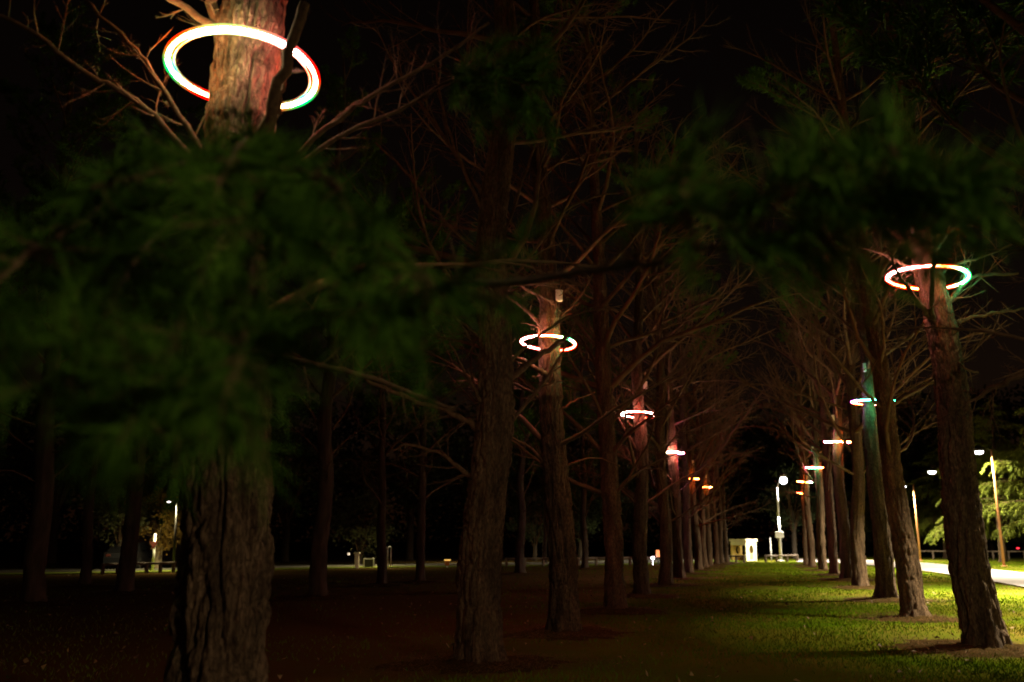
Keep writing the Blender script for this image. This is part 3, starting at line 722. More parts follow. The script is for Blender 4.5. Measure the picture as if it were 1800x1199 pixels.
# the lamps of the same path that stand beyond the right edge of the picture
for x_, y_, lb, pw, sprd in [(13.6, 52, 'lamp post on the path just beyond the right picture edge', 4.6, 166),
                            (9.3, 31, 'lamp post on the near path edge, outside the right picture edge', 2.3, 116), (9.3, 19, 'nearest lamp post on the near path edge, outside the right picture edge', 1.4, 116)]:
    path_lamp(0, 0, 0, 0, 0, 0, lb, LAMP_W * pw, B=Vector((x_, y_, 0)), H=6.6, arm=Vector((-.85, 0, 0)), spread=sprd)
def glow_globe(B, H, power, label):  # unseen light added to brighten the near foliage and trunk fronts
    root = empty('glow_globe', B, label, 'lamp post')
    m = MB(); m.tube([(0, 0, 0), (0, 0, H - .11)], [.08, .04], 10); m.box((0, 0, .04), (.3, .3, .08)); m.build('pole', RUST, root, True)
    m = MB()
    for k in range(8):
        a0, a1 = -PI / 2 + PI * k / 8, -PI / 2 + PI * (k + 1) / 8
        m.tube([(0, 0, H + .12 * math.sin(a0)), (0, 0, H + .12 * math.sin(a1))], [.12 * math.cos(a0) + .001, .12 * math.cos(a1) + .001], 16, False)
    hd = MB(); hd.tube([(0, 0, H + .02), (0, 0, H + .06), (0, 0, H + .42), (0, 0, H + .5)], [.65, .63, .22, .05], 20); hd.build('fill_cover', DARKM, root, True)  # cover added to keep the fill light off the crowns
    m.build('globe', glow('fill_globe_glow', (1, .78, .50), power), root, True)
glow_globe(Vector((6.6, -.2, 0)), 3.8, FILL, 'added fill light on a post behind the camera, out of view')
# ---- white street lamp at the end of the avenue
B = G(1373, 987); B.z = 0
root = empty('street_lamp', B, 'tall white street lamp with glaring head and small sign at the end of the avenue', 'street lamp')
T = on_plane(1365.5, 858, B) - B; Hh = on_plane(1377, 842, B) - B
m = MB(); m.tube([(0, 0, 0), T * .35, T * .6], [.10, .09, .08], 12)
m.tube([T * .6, T * .97, T], [.075, .055, .05], 12); m.box((0, 0, .05), (.5, .5, .1)); m.build('pole', WHITE, root, True)
m = MB(); m.tube([T * .99, T.lerp(Hh, .4) + Vector((0, 0, .25)), Hh + Vector((0, 0, .36))], [.045, .04, .035], 8); m.build('arm', WHITE, root, True)
m = MB(); m.tube([Hh + Vector((0, 0, .10)), Hh + Vector((0, 0, .30)), Hh + Vector((0, 0, .38))], [.26, .22, .1], 18); m.build('lamp_head', GREYP, root)
m = MB(); ball(m, Hh, .27, .27, 12)
m.build('lens', LED_FAR, root, True)
s = on_plane(1370, 940, B) - B
m = MB(); m.box((s.x, s.y - .12, s.z), (.62, .05, .46), YAW, .015); m.build('sign_plate', WHITE, root)
l = lamp_light((Hh.x, Hh.y, Hh.z - .5), 2500, .5, (1, .90, .74), None, 160); l.parent = root
# thin post beside it
B = G(1356, 984.5); B.z = 0; T = on_plane(1354, 946, B) - B
root = empty('marker_post', B, 'thin pale post just left of the white street lamp', 'post')
m = MB(); m.tube([(0, 0, 0), T], .05, 8); m.build('post', WHITE, root, True)
m = MB(); m.tube([T, T + Vector((0, 0, .05))], [.06, .03], 8); m.build('cap', GREYP, root, True)

# ================================================================== SHELTER
def wall_hole(w, h, th, hx, hz, hr, hr_z, n=28):
    """upright wall in local X-Z with an oval hole; thickness along Y"""
    mb = MB(); vs = []; 
    for y in (0, th):
        for k in range(n):
            a = 2 * PI * k / n; dx, dz = math.cos(a), math.sin(a)
            vs.append((hx + hr * dx, y, hz + hr_z * dz))
        for k in range(n):
            a = 2 * PI * k / n; dx, dz = math.cos(a), math.sin(a)
            s = min(((w - hx) / dx) if dx > 1e-6 else 1e9, (-hx / dx) if dx < -1e-6 else 1e9, ((h - hz) / dz) if dz > 1e-6 else 1e9, (-hz / dz) if dz < -1e-6 else 1e9)
            vs.append((hx + dx * s, y, hz + dz * s))
    # snap the outline's closest points to the corners
    for y0 in (0, 2 * n):
        for cx, cz in ((0, 0), (w, 0), (w, h), (0, h)):
            i = min(range(n), key=lambda k: (vs[y0 + n + k][0] - cx) ** 2 + (vs[y0 + n + k][2] - cz) ** 2)
            vs[y0 + n + i] = (cx, vs[y0 + n + i][1], cz)
    fs = []
    for k in range(n):
        j = (k + 1) % n
        fs.append((k, j, n + j, n + k)); fs.append((2 * n + j, 2 * n + k, 3 * n + k, 3 * n + j))
        fs.append((j, k, 2 * n + k, 2 * n + j)); fs.append((n + k, n + j, 3 * n + j, 3 * n + k))
    mb.add(vs, fs); return mb
C = G(1312.5, 986.3); C.z = 0
root = empty('white_shelter', C, 'small white shelter with round windows at the end of the avenue', 'shelter')
hgt = on_plane(1312, 948, C).z
wR = (1334 - 1312) / F * depth(C) / math.cos(math.radians(35)); wL = (1312 - 1289) / F * depth(C) / math.cos(math.radians(42))
aR = math.radians(35) + YAW; aL = PI - math.radians(42) + YAW
def place(mb, name, m_, loc, rz, parent=root):
    o = mb.build(name, m_, parent); o.location = loc; o.rotation_euler = (0, 0, rz); return o
uR = Vector((math.cos(aR), math.sin(aR), 0)); uL = Vector((math.cos(aL), math.sin(aL), 0))
place(wall_hole(wR, hgt - .16, .12, wR * .5, hgt * .50, .24, .38), 'front_wall', WHITE2, (0, 0, 0), aR)
# far wall, seen through the open left side, with its dark round window
mb = wall_hole(wL, hgt - .16, .1, wL * .80, hgt * .5, .42, .36)
place(mb, 'back_wall', CREAM, uR * (wR - .11), aL)
mb = MB(); mb.box((.06, .09, hgt / 2 - .08), (.12, .12, hgt - .17)); place(mb, 'corner_post', CREAM, uL * (wL - .14), aR)
mb = wall_hole(wR - .13, hgt - .17, .1, wR * .5, hgt * .5, .24, .3); place(mb, 'end_wall', CREAM, uL * (wL - .12) + uR * .1, aR)
mb = MB(); a = Vector((0, 0, hgt - .16)); b = uR * wR + a; c = uR * wR + uL * wL + a; d = uL * wL + a
m_ = (uR + uL) * -.06
ups = Vector((0, 0, .34)); dn = Vector((0, 0, -.14))
pts = [a + m_, b + uR * .12 + m_, c + (uR + uL) * .06, d + uL * .12 + m_]
mb.add([p for p in pts] + [p + Vector((0, 0, .18)) for p in pts], [(3, 2, 1, 0), (4, 5, 6, 7), (0, 1, 5, 4), (1, 2, 6, 5), (2, 3, 7, 6), (3, 0, 4, 7)])
mb.build('roof', WHITE2, root)
mb = MB(); mb.box((wL / 2, 0, hgt - .30), (wL - .1, .10, .27)); place(mb, 'fascia', WHITE2, uR * .02, aL)
mb = MB(); mb.box((wR * .5, -.012, hgt * .22), (.34, .02, .42), 0, .004); place(mb, 'notice', CREAM, (0, 0, 0), aR)
mb = MB(); mb.box((wL * .5, -.35, .42), (wL * .8, .3, .06)); mb.box((wL * .2, -.35, .2), (.07, .25, .4)); mb.box((wL * .8, -.35, .2), (.07, .25, .4)); place(mb, 'bench', WOODR, uR * (wR - .1), aL)

# ================================================================== LOW RAIL ALONG THE ROAD
def rail_fence(A, Bp, n, label, h=.5):
    root = empty('rail_fence', (A.x, A.y, 0), label, 'fence', 'low rails at the far lawn edge')
    d = Bp - A; d.z = 0
    for k in range(n + 1):
        p = d * (k / n); m = MB(); m.box((p.x, p.y, h / 2), (.14, .14, h), math.atan2(d.y, d.x), .02); m.build('post', WOODR, root)
    for k in range(n):
        a = d * (k / n); b = d * ((k + 1) / n); m = MB()
        m.tube([(a.x, a.y, h - .06), (b.x, b.y, h - .06)], .06, 8); m.build('rail', WOODR, root, True)
rail_fence(G(890, 996), G(1165, 992.5), 9, 'low dark wooden rail behind the left row of pines')
rail_fence(G(1268, 988.5), G(1308, 989.5), 3, 'low dark rail in front of the white shelter')
rail_fence(G(1346, 988.5), G(1402, 987), 3, 'low dark rail in front of the white street lamp')
rail_fence(G(180, 1010), G(305, 1006), 5, 'low dark rail below the white pole with the triangular sign')
rail_fence(G(1590, 982.5), G(1830, 984.5), 9, 'low dark rail behind the footpath on the right', .7)

# ================================================================== CEDARS AND OTHER TREES
CED_B, CED_F = [], []
for k in range(5):
    rnd = random.Random(700 + k); mb = MB(); tips = []
    pts = [Vector((0, 0, 0))]; d = Vector((1, 0, .12))
    for i in range(9):
        d = (d + Vector((0, rnd.gauss(0, .1), -.045))).normalized(); pts.append(pts[-1] + d * .111)
    mb.tube(pts, [.014 * (1 - .85 * i / 9) for i in range(10)], 5, cap=False)
    for j in range(26):
        u = .12 + .86 * j / 26; i = min(int(u * 9), 8); b = pts[i].lerp(pts[i + 1], u * 9 - i)
        s = 1 if j % 2 else -1
        dn = Vector((rnd.uniform(.35, .8), s * rnd.uniform(.6, 1), rnd.uniform(-.05, .12))).normalized()
        L = (.10 + .34 * (1 - abs(u - .45))) * rnd.uniform(.6, 1.05); q = b.copy(); pp = [q.copy()]
        for e in range(7):
            dn = (dn + Vector((rnd.gauss(0, .12), rnd.gauss(0, .12), -.085 - .03 * e))).normalized(); q = q + dn * L / 7; pp.append(q.copy())
            tips.append((q.copy(), dn.copy(), 1))
            if e > 0:
                dv = (dn + Vector((rnd.gauss(0, .6), rnd.gauss(0, .6), -.5))).normalized()
                for h_ in range(3): tips.append((q + dv * (.02 + .025 * h_), dv, 1))
        mb.tube(pp, [.004 * (1 - .8 * e / 7) for e in range(8)], 3, cap=False)
    CED_B.append(mb.mesh('branch', TWIG, True))
    V, Fq = needle_tufts(tips, rnd, 9, .030, .0035, .9, .02)
    CED_F.append(np_mesh('foliage', V, Fq, CEDAR, False))
def cedar(B, H, label, seed, low=2.2, spread=4.6, r=.28, n=42, group='cedars beside the footpath', az_bias=None):
    rnd = random.Random(seed); B = Vector((B.x, B.y, 0))
    root = empty('cedar_tree', B, label, 'tree', group)
    link('trunk', trunk_mesh(B, B + Vector((.1, 0, H)), r, .05, H, H, 28, 70, seed, .018, []), root)
    for k in range(n):
        u = k / (n - 1); z = low + (H - low - .3) * u ** 1.1
        az = k * 2.399 + rnd.gauss(0, .3); L = spread * (1 - u) ** .75 * rnd.uniform(.75, 1.15) + .4
        vi = rnd.randrange(5); o = link('branch', CED_B[vi], root)
        o.location = (.1 * z / H, 0, z); o.rotation_euler = (rnd.uniform(-.15, .15), math.radians(rnd.uniform(-14, 12)), az); o.scale = (L, L, L)
        link('foliage', CED_F[vi], o)
    return root
cedar(Vector((18.2, 67.5, 0)), 13, 'lit cedar with drooping boughs at the right picture edge behind the lamp post', 801, 3.0, 5.4)
cedar(Vector((16.6, 78.8, 0)), 12, 'brightly lit cedar whose boughs spread behind the leaning right hand pine', 802, 3.6, 5.2)
cedar(Vector((15.5, 95, 0)), 11, 'dim cedar behind the lamp post left of the leaning pine', 803, 2.4, 4.6)
cedar(G(1745, 979), 14, 'tall dark cedar in the gap right of the leaning pine', 804, 2.5, 5.5)
cedar(G(1560, 978), 13, 'dark cedar far behind the trunks of the right row', 805, 2.4, 5.0)

def crown_tips(rnd, rx, rz, n, clumps=26):
    cs = []
    for _ in range(clumps):
        v = Vector((rnd.gauss(0, 1), rnd.gauss(0, 1), rnd.gauss(0, 1))).normalized() * rnd.uniform(.35, 1) ** .5
        cs.append(Vector((v.x * rx, v.y * rx, v.z * rz)))
    tips = []
    for _ in range(n):
        c = rnd.choice(cs); v = Vector((rnd.gauss(0, 1), rnd.gauss(0, 1), rnd.gauss(0, .7)))
        tips.append((c + v * rx * .17, v.normalized(), 1))
    return tips, cs
LEAFC = []
for k in range(4):
    rnd = random.Random(820 + k); tips, cs = crown_tips(rnd, 1.0, 1.15, 1500)
    V, Fq = needle_tufts(tips, rnd, 4, .085, .026, 1.2, .02)
    mb = MB()
    for c in cs[:16]:
        mb.tube([Vector((0, 0, -1.25)), Vector((c.x * .35, c.y * .35, -.4 + c.z * .3)), c], [.035, .02, .005], 5, cap=False)
    LEAFC.append((V, Fq, mb.mesh('limb', TWIG, True)))
CR = {}
def leaf_tree(B, H, cr, label, seed, trunk_r=.2, leaf=BROADLEAF, group='trees beyond the lawn', name='broadleaf_tree', bark=None):
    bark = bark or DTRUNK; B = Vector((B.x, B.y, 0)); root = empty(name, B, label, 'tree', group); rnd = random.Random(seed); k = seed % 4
    key = (k, leaf.name)
    if key not in CR: CR[key] = np_mesh('crown', LEAFC[k][0], LEAFC[k][1], leaf, False)
    zc = H - cr * 1.15
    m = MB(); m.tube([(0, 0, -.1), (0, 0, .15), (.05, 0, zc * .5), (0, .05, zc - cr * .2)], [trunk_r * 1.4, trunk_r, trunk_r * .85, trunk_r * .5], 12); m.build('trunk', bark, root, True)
    o = link('crown', CR[key], root, (0, 0, zc)); o.scale = (cr, cr, cr); o.rotation_euler = (0, 0, rnd.uniform(0, 6))
    q = link('limb', LEAFC[k][2], root, (0, 0, zc)); q.scale = (cr, cr, cr); q.rotation_euler = o.rotation_euler
    return root
PALE = mat('pale_bark', (.44, .36, .20), .9, col2=(.25, .2, .12), scale=6, stretch=(1, 1, .4))
AUT = mat('autumn_leaves', (.34, .20, .03), .6, col2=(.16, .11, .02), scale=5)
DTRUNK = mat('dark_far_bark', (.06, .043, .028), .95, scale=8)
DPINE = mat('dark_pine_leaves', (.045, .07, .02), .7, col2=(.02, .035, .012), scale=5)
leaf_tree(G(1397, 982), 7.5, 2.3, 'round dark pine under the street lamp at the end of the avenue', 831, .22, DPINE)
leaf_tree(G(276, 1000), 4.2, 1.5, 'small tree with pale lit trunk and yellow leaves behind the white pole', 832, .22, AUT, bark=PALE)
leaf_tree(G(206, 1001), 5.2, 1.7, 'pale lit bushy tree at the road behind the black trunk', 833, .16, BROADLEAF)
leaf_tree(G(632, 993), 5.2, 2.0, 'tree with bright lit leaves high above the white framed board', 834, .14, BROADLEAF)
leaf_tree(G(940, 986), 5.2, 1.8, 'dim green tree by the low rail between the two big middle trunks', 835, .16, DPINE)
leaf_tree(G(1020, 984), 6.5, 2.3, 'dim tree beyond the road right of the second ring pine', 836, .2, DPINE)
FARW = 'dark trees far beyond the road'
k = 0
for x, y, H, cr, lb in [(-60, 992, 11, 3.6, 'leftmost dark tree beyond the road'), (90, 990, 12, 3.8, 'dark tree beyond the road left of the pale bush'), (330, 988, 13, 4, 'dark tree beyond the road behind the huge trunk'),
        (500, 987, 12, 4, 'dark tree beyond the road right of the huge trunk'), (720, 984, 13, 4.2, 'dark tree beyond the road above the white hoop'), (830, 983, 12, 4, 'dark tree beyond the road left of the middle trunk'),
        (1090, 980, 12, 4.2, 'dark tree beyond the road between ring pines of the left row'), (1200, 977, 14, 4.6, 'dark tree beyond the end of the left row'), (1300, 972, 15, 5.2, 'dark tree right behind the white shelter'),
        (1350, 971, 17, 5.6, 'tall dark tree behind the white street lamp'), (1440, 973, 15, 5, 'dark tree behind the far end of the right row'), (1620, 975, 15, 5, 'dark tree behind the footpath lamps'), (1790, 976, 15, 5, 'dark tree at the right edge behind the cedars')]:
    leaf_tree(G(x, y), H, cr, lb, 840 + k, .3, DPINE, FARW); k += 1

# a far wood that reads as one dark mass
Vs, Fs = [], []; base = 0
for i in range(60):
    a = math.radians(-62 + 124 * i / 59) - YAW * -1; d = 128 + 14 * RNG.random(); k = i % 4
    V, Fq = LEAFC[k][0], LEAFC[k][1]; sel = slice(0, len(Fq) // 2 * 1)
    cr = 6.2 + 2 * RNG.random(); x, y = math.sin(a) * d, math.cos(a) * d
    for zc in (4.5, 12.0):
        W_ = V[:len(Fq[sel]) * 3] * np.array([cr, cr, cr]) * np.array([1, 1, .95]) + np.array([x, y, zc]); Vs.append(W_); Fs.append(Fq[sel] + base); base += len(W_)
o = link('far_wood', np_mesh('far_wood', np.concatenate(Vs), np.concatenate(Fs), DPINE, False)); o['kind'] = 'stuff'
# ================================================================== SMALL THINGS AT THE ROAD
def road_lamp(x, y, lx, ly, label, power, H=None):
    B = G(x, y); B.z = 0
    Hd = on_plane(lx, ly, B) - B
    root = empty('road_lamp', B, label, 'street lamp', 'slim lamps beyond the road')
    m = MB(); m.tube([(0, 0, 0), (0, 0, Hd.z)], [.08, .05], 8); m.build('pole', DARKM, root, True)
    m = MB(); m.tube([(0, 0, Hd.z), Hd + Vector((0, 0, .05))], .03, 6); m.box((Hd.x, Hd.y, Hd.z + .05), (.5, .25, .08), 0, .02); m.build('arm', DARKM, root)
    m = MB(); m.box((Hd.x, Hd.y, Hd.z - .01), (.15, .11, .05), 0, .015); m.build('lens', LED_P, root)
    l = lamp_light((Hd.x, Hd.y, Hd.z - .07), power, .25, (1, .82, .42)); l.parent = root
road_lamp(304, 1004.5, 297, 882, 'slim lamp with a tiny white lens left of the huge trunk', LAMP_R * 1.27)
road_lamp(671, 997.5, 669, 905, 'slim lamp hidden in the lit leaves above the white board', LAMP_R * 1.00)
road_lamp(850, 989, 846, 890, 'slim lamp behind the dark middle trunk', LAMP_R * 1.00)
road_lamp(1075, 987, 1070, 890, 'slim lamp behind the unlit pine left of the red glowing pine', LAMP_R * 1.00)
road_lamp(1180, 985, 1176, 895, 'slim lamp behind the far pines of the left row', LAMP_R * 0.79)

# give way sign seen on its white pole
B = G(268, 1004); B.z = 0; T = on_plane(273, 938, B) - B; s = on_plane(271, 957, B) - B
root = empty('road_sign', B, 'white pole with a dull red triangular sign left of the huge trunk', 'road sign')
m = MB(); m.tube([(0, 0, 0), T], [.075, .06], 10); m.build('pole', WHITE, root, True)
rr = .22; e = RIGHT; n_ = -fh * .03
tri = [s + e * -rr + Vector((0, 0, rr * .6)), s + e * rr + Vector((0, 0, rr * .6)), s - Vector((0, 0, rr * 1.0))]
m = MB(); f_ = -fh * .085; bk = -fh * .07
m.add([p + f_ for p in tri] + [p + bk for p in tri], [(0, 1, 2), (5, 4, 3), (0, 3, 4, 1), (1, 4, 5, 2), (2, 5, 3, 0)]); m.build('plate', SIGNRED, root)

# parked car half hidden by the black trunk
B = G(225, 1003); B.z = 0
def car(B, rz, label, paint, seed=0):
    root = empty('parked_car', B, label, 'car'); root.rotation_euler = (0, 0, rz)
    prof = [(-2.1, .35), (-2.15, .62), (-2.0, .86), (-1.55, .93), (-.95, 1.36), (.35, 1.42), (1.15, .98), (1.95, .82), (2.12, .6), (2.1, .32)]
    m = MB(); n = len(prof)
    lay = [(-.80, .0), (-.84, .0), (.84, .0), (.80, .0)]
    vs_ = []
    for y in (-1, 1):
        for x, z in prof: vs_.append((x, y * (.84 if z < .95 else .66), z))
    m.add(vs_, [tuple(range(n)), tuple(range(2 * n - 1, n - 1, -1))] + [(i, n + i, n + (i + 1) % n, (i + 1) % n) for i in range(n)])
    m.build('body', paint, root)
    for y in (-1, 1):
        m = MB(); m.add([(-1.3, y * .842, .97), (.95, y * .842, 1.0), (.3, y * .70, 1.36), (-.88, y * .70, 1.31)], [(0, 1, 2, 3) if y < 0 else (3, 2, 1, 0)]); m.build('side_window', GLASS, root)
        m = MB(); m.tube([(1.2, y * .7, .985), (.40, y * .63, 1.435)], .02, 6); m.build('pillar_trim', CHROME, root)
        for x in (-1.32, 1.32):
            m = MB(); m.tube([(x, y * .66, .32), (x, y * .86, .32)], .32, 18); w = m.build('wheel', RUBBER, root, False)
            m = MB(); m.tube([(x, y * .85, .32), (x, y * .875, .32)], .19, 14); m.build('rim', CHROME, w)
        m = MB(); m.box((2.06, y * .62, .68), (.12, .3, .12), 0, .03); m.build('headlight', GREYP, root)
        m = MB(); m.box((-2.1, y * .62, .74), (.1, .26, .14), 0, .03); m.build('tail_light', SIGNRED, root)
    m = MB(); m.add([(1.13, -.62, 1.01), (1.13, .62, 1.01), (.38, .58, 1.425), (.38, -.58, 1.425)], [(0, 1, 2, 3)]); m.build('windscreen', GLASS, root)
    return root
car(G(226, 1000), YAW + PI / 2 + .15, 'dark parked car by the road beside the black trunk', CARP)
c2 = car(G(1790, 976.5), YAW + 1.4, 'dark car with one red tail lamp behind the rail at the right edge', CARP)
m = MB(); B = G(1788, 978); pR = on_plane(1789, 969, B)
m.box((-2.17, .62, .74), (.04, .26, .14), 0, .01); m.build('lit_tail_lamp', LED_R, c2)

# pale board, post, hoop at the left
B = G(627, 999); B.z = 0
root = empty('gate_pillar', B, 'pale pillar with a round lamp just left of the white framed board', 'pillar')
h = on_plane(627, 971, B).z
m = MB(); m.box((0, 0, h * .45), (.22, .22, h * .9), YAW, .02); m.build('shaft', WHITE2, root)
m = MB(); m.box((0, 0, h * .95), (.34, .34, h * .1), YAW, .02); m.build('cap', WHITE2, root)
c = on_plane(613, 974, B) - B
m = MB(); m.tube([(0, 0, c.z), c], .025, 6); m.build('arm', DARKM, root)
m = MB()
for k in range(8):
    a0, a1 = -PI / 2 + PI * k / 8, -PI / 2 + PI * (k + 1) / 8
    m.tube([(c.x, c.y, c.z + .075 * math.sin(a0)), (c.x, c.y, c.z + .075 * math.sin(a1))], [.075 * math.cos(a0) + .001, .075 * math.cos(a1) + .001], 14, False)
m.build('globe', glow('glow_globe', (1, .78, .55), .8), root, True)
B = G(648, 998); B.z = 0; root = empty('board', B, 'low dark board framed in white beside the pale pillar', 'board')
wB = 19 / F * depth(B); hB = on_plane(648, 981.5, B).z
def bars(root, w, h, t_, mt, nm='frame_bar'):
    for cx_, cz_, sx_, sz_ in ((0, h - t_ / 2, w, t_), (-w / 2 + t_ / 2, (h - t_) / 2, t_, h - t_ - .004), (w / 2 - t_ / 2, (h - t_) / 2, t_, h - t_ - .004)):
        m = MB(); m.box((cx_ * RIGHT.x, cx_ * RIGHT.y, cz_), (sx_, .06, sz_), YAW, .008); m.build(nm, mt, root)
bars(root, wB, hB, .06, WHITE)
m = MB(); m.box((0, 0, hB * .5 - .02), (wB - .14, .03, hB * .8), YAW); m.build('panel', DARKM, root)
B = G(684, 998.5); B.z = 0; root = empty('hoop_stand', B, 'narrow white hoop standing on the lit verge', 'hoop')
hB = on_plane(684, 961, B).z; w_ = .09
m = MB(); pts = [RIGHT * -w_, RIGHT * -w_ + Vector((0, 0, hB - .1))] + [RIGHT * (w_ * -math.cos(PI * k / 8)) + Vector((0, 0, hB - .1 + .1 * math.sin(PI * k / 8))) for k in range(1, 8)] + [RIGHT * w_ + Vector((0, 0, hB - .1)), RIGHT * w_]
m.tube(pts, .028, 8); m.build('hoop', WHITE, root, True)
m = MB(); m.box((0, 0, hB * .42), (.16, .03, .10), YAW); m.build('cross_plate', DARKM, root)
B = G(786, 997); B.z = 0; root = empty('lit_box', B, 'low box glowing amber on the verge left of the middle trunk', 'sign')
z1 = on_plane(787, 984.5, B).z
m = MB(); m.box((0, 0, z1 - .17), (.26, .16, .28), YAW, .02); m.build('case', LED_O if False else mat('orange_plastic', (.5, .16, .03), .5), root)
m = MB(); m.box((.02, 0, z1), (.36, .18, .06), YAW, .015); m.build('lit_top', LED_Y, root)
m = MB(); m.tube([(0, 0, 0), (0, 0, z1 - .3)], .04, 8); m.build('foot', GREYP, root)
B = G(1153, 993); B.z = 0; root = empty('lit_sign', B, 'red orange lit sign with a white lamp between the left row pines', 'sign')
c = on_plane(1156.5, 973, B) - B
m = MB(); m.box((c.x, c.y, c.z), (.24, .08, .42), YAW, .02); m.build('panel', LED_O, root)
m = MB(); m.tube([(c.x, c.y, 0), (c.x, c.y, c.z - .2)], .035, 8); m.build('post', DARKM, root)
c = on_plane(1147.5, 981, B) - B
m = MB(); m.tube([(c.x, c.y, c.z - .09), (c.x, c.y, c.z - .03), (c.x, c.y, c.z + .04), (c.x, c.y, c.z + .09)], [.05, .11, .11, .05], 12); m.tube([(c.x, c.y, 0), (c.x, c.y, c.z - .09)], .02, 6); m.build('lamp', LED_P, root, True)
# low house front behind the pale tree
B = G(275, 992); B.z = 0
root = empty('low_building', B, 'low pale building front behind the small yellow leaved tree', 'building')
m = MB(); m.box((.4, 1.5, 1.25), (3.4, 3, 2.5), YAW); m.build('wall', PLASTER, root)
m = MB(); m.box((.4, 1.5, 2.6), (3.8, 3.4, .2), YAW, .03); m.build('roof', DARKM, root)
for k in (-.5, 1.2):
    p = RIGHT * k - fh * 0.0; q = Vector((0, 1.5, 0)) - fh * 1.52
    m = MB(); m.box((p.x + q.x, p.y + q.y, 1.3), (1.0, .08, 1.1), YAW, .01); f = m.build('window', WHITE2, root)
    m = MB(); m.box((p.x + q.x - fh.x * .05, p.y + q.y - fh.y * .05, 1.3), (.84, .03, .94), YAW); m.build('pane', GLASS, f)

# ================================================================== GROUND COVER
pines = [t for t in TREES.values()]
C0 = np.array([[t.B.x, t.B.y] for t in pines]); RR = np.array([t.r0 for t in pines])
# litter mounds round the trunks
Vs, Fs = [], []; base = 0
for t in pines:
    n = 36; r_ = np.array([.2, .7, 1.25, 1.9, 2.5]) * (.22 + t.r0 * 1.0); zz = np.array([.085, .06, .035, .012, -.03])
    a = np.linspace(0, 2 * PI, n, endpoint=False)
    jit = 1 + .22 * vnoise(np.stack([np.cos(a) * 1.6 + t.B.x, np.sin(a) * 1.6 + t.B.y, a * 0], -1), 8) + .2 * RNG.normal(0, 1, n) * .5
    R = r_[:, None] * jit[None]; X = t.B.x + R * np.cos(a); Y = t.B.y + R * np.sin(a)
    Z = zz[:, None] + lawn_height(X, Y) + .01 + RNG.normal(0, .012, R.shape)
    Vs.append(np.stack([X, Y, Z], -1).reshape(-1, 3)); i = np.arange(5 * n).reshape(5, n) + base; j = np.roll(i, -1, 1)
    Fs.append(np.stack([i[:-1], i[1:], j[1:], j[:-1]], -1).reshape(-1, 4)); base += 5 * n
o = link('needle_litter', np_mesh('needle_litter', np.concatenate(Vs), np.concatenate(Fs), LITTER)); o['kind'] = 'stuff'
path_line = [(near[i], far[i]) for i in range(len(near))]
def in_path(X, Y):
    ins = np.zeros(len(X), bool)
    for i in range(len(near) - 1):
        q = [near[i], near[i + 1], far[i + 1], far[i]]
        s = []
        for k in range(4):
            a, b = q[k], q[(k + 1) % 4]; s.append((b.x - a.x) * (Y - a.y) - (b.y - a.y) * (X - a.x))
        s = np.array(s); ins |= (s > 0).all(0) | (s < 0).all(0)
    return ins
def scatter(n, ymin, ymax, power):
    """points on the lawn inside the view, denser close by"""
    d = ymin + (ymax - ymin) * RNG.random(n) ** power
    u = RNG.uniform(-.60, .62, n)
    X = fh.x * d + RIGHT.x * u * d; Y = fh.y * d + RIGHT.y * u * d
    return X, Y, d
def blades(n, ymin, ymax, power, hgt, wid, name, mt, mask_litter=.75):
    X, Y, d = scatter(n, ymin, ymax, power)
    keep = ~in_path(X, Y)
    dist = np.sqrt(((X[:, None] - C0[None, :, 0]) ** 2 + (Y[:, None] - C0[None, :, 1]) ** 2)) / (.30 + RR[None] * 1.25)
    m_ = dist.min(1); keep &= (m_ > 1.9) | (RNG.random(len(X)) > mask_litter) & (m_ > .9)
    patch = vnoise(np.stack([X * .35, Y * .35, X * 0], -1), 9); keep &= (patch + RNG.normal(0, .3, len(X))) > -.35
    lft = np.clip((X + 5.4 + 2.5 * vnoise(np.stack([X * .5, Y * .5, X * 0 + 5], -1), 12)) / 5.0, .10, 1); keep &= RNG.random(len(X)) < lft
    X, Y, d = X[keep], Y[keep], d[keep]; n = len(X)
    Z = lawn_height(X, Y) - .005
    a = RNG.uniform(0, 2 * PI, n); h = hgt * RNG.uniform(.5, 1.3, n); w = wid * (1 + d / 28)
    lx, ly = RNG.normal(0, .5, n) * h, RNG.normal(0, .5, n) * h
    V = np.empty((n, 3, 3)); V[:, 0] = np.stack([X - np.cos(a) * w, Y - np.sin(a) * w, Z], -1); V[:, 1] = np.stack([X + np.cos(a) * w, Y + np.sin(a) * w, Z], -1)
    V[:, 2] = np.stack([X + lx, Y + ly, Z + h], -1)
    o = link(name, np_mesh(name, V.reshape(-1, 3), np.arange(n * 3).reshape(-1, 3), mt, False)); o['kind'] = 'stuff'
    return o
blades(420000, 7.5, 75, 1.35, .055, .0055, 'grass', GRASS)
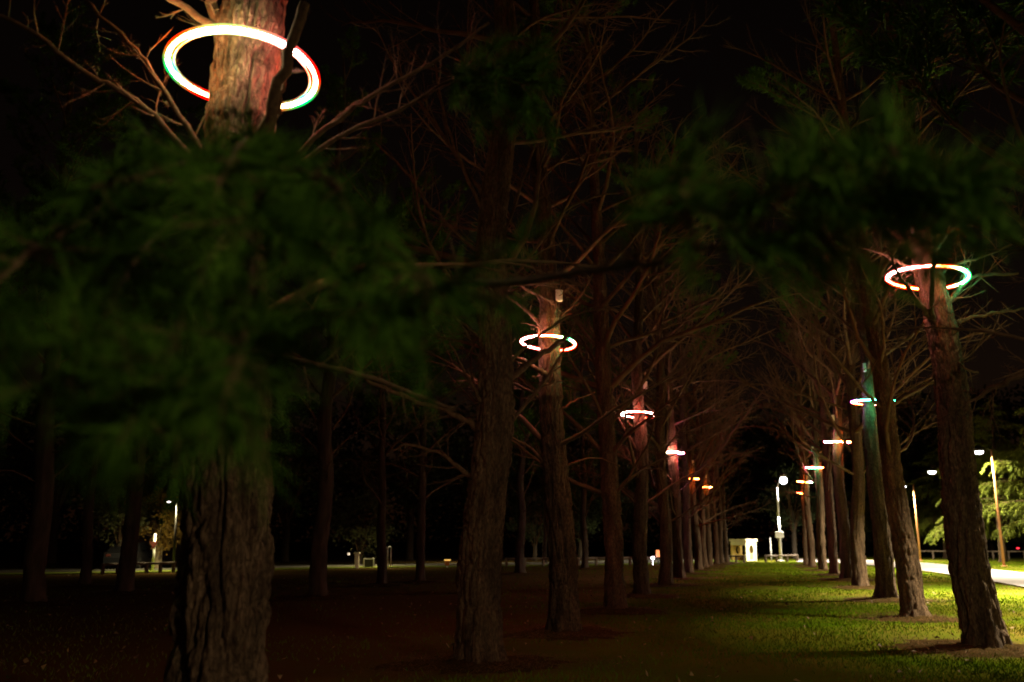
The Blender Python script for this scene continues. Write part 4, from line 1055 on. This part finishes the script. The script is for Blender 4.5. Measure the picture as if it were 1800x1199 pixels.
# dry brown needles over and around the mounds
n = 90000; ti = RNG.integers(0, len(pines), n); rr_ = (.22 + RR[ti]) * 2.9 * RNG.random(n) ** .6; a = RNG.uniform(0, 2 * PI, n)
rr_ *= 1 + .3 * np.sin(a * 3 + ti)
X = C0[ti, 0] + np.cos(a) * rr_; Y = C0[ti, 1] + np.sin(a) * rr_; keep = rr_ > RR[ti] * 1.05; X, Y, rr_ = X[keep], Y[keep], rr_[keep]; n = len(X)
Z = lawn_height(X, Y) + .02 + .07 * np.exp(-rr_ / .6) + RNG.random(n) * .02
a = RNG.uniform(0, 2 * PI, n); L_ = RNG.uniform(.05, .11, n); V = np.empty((n, 3, 3))
V[:, 0] = np.stack([X + np.sin(a) * .004, Y - np.cos(a) * .004, Z], -1); V[:, 1] = np.stack([X - np.sin(a) * .004, Y + np.cos(a) * .004, Z], -1)
V[:, 2] = np.stack([X + np.cos(a) * L_, Y + np.sin(a) * L_, Z + RNG.normal(.012, .02, n)], -1)
DRY = mat('dry_needles', (.15, .08, .03), .9, col2=(.07, .04, .015), scale=6, spec=.1)
o = link('dry_needles', np_mesh('dry_needles', V.reshape(-1, 3), np.arange(n * 3).reshape(-1, 3), DRY, False)); o['kind'] = 'stuff'
# fallen leaves on the lawn
X, Y, d = scatter(800, 8, 45, 1.0); keep = ~in_path(X, Y); X, Y = X[keep], Y[keep]; n = len(X)
a = RNG.uniform(0, 2 * PI, n); s_ = RNG.uniform(.016, .04, n); Z = lawn_height(X, Y) + .045
c_, s2 = np.cos(a), np.sin(a); tz = RNG.normal(0, .02, (n, 4))
V = np.empty((n, 4, 3))
for k, (u, v) in enumerate(((1.2, 0), (0, .6), (-1, 0), (0, -.6))):
    V[:, k] = np.stack([X + (u * c_ - v * s2) * s_, Y + (u * s2 + v * c_) * s_, Z + tz[:, k]], -1)
o = link('fallen_leaves', np_mesh('fallen_leaves', V.reshape(-1, 3), np.arange(n * 4).reshape(-1, 4), LEAF, False)); o['kind'] = 'stuff'
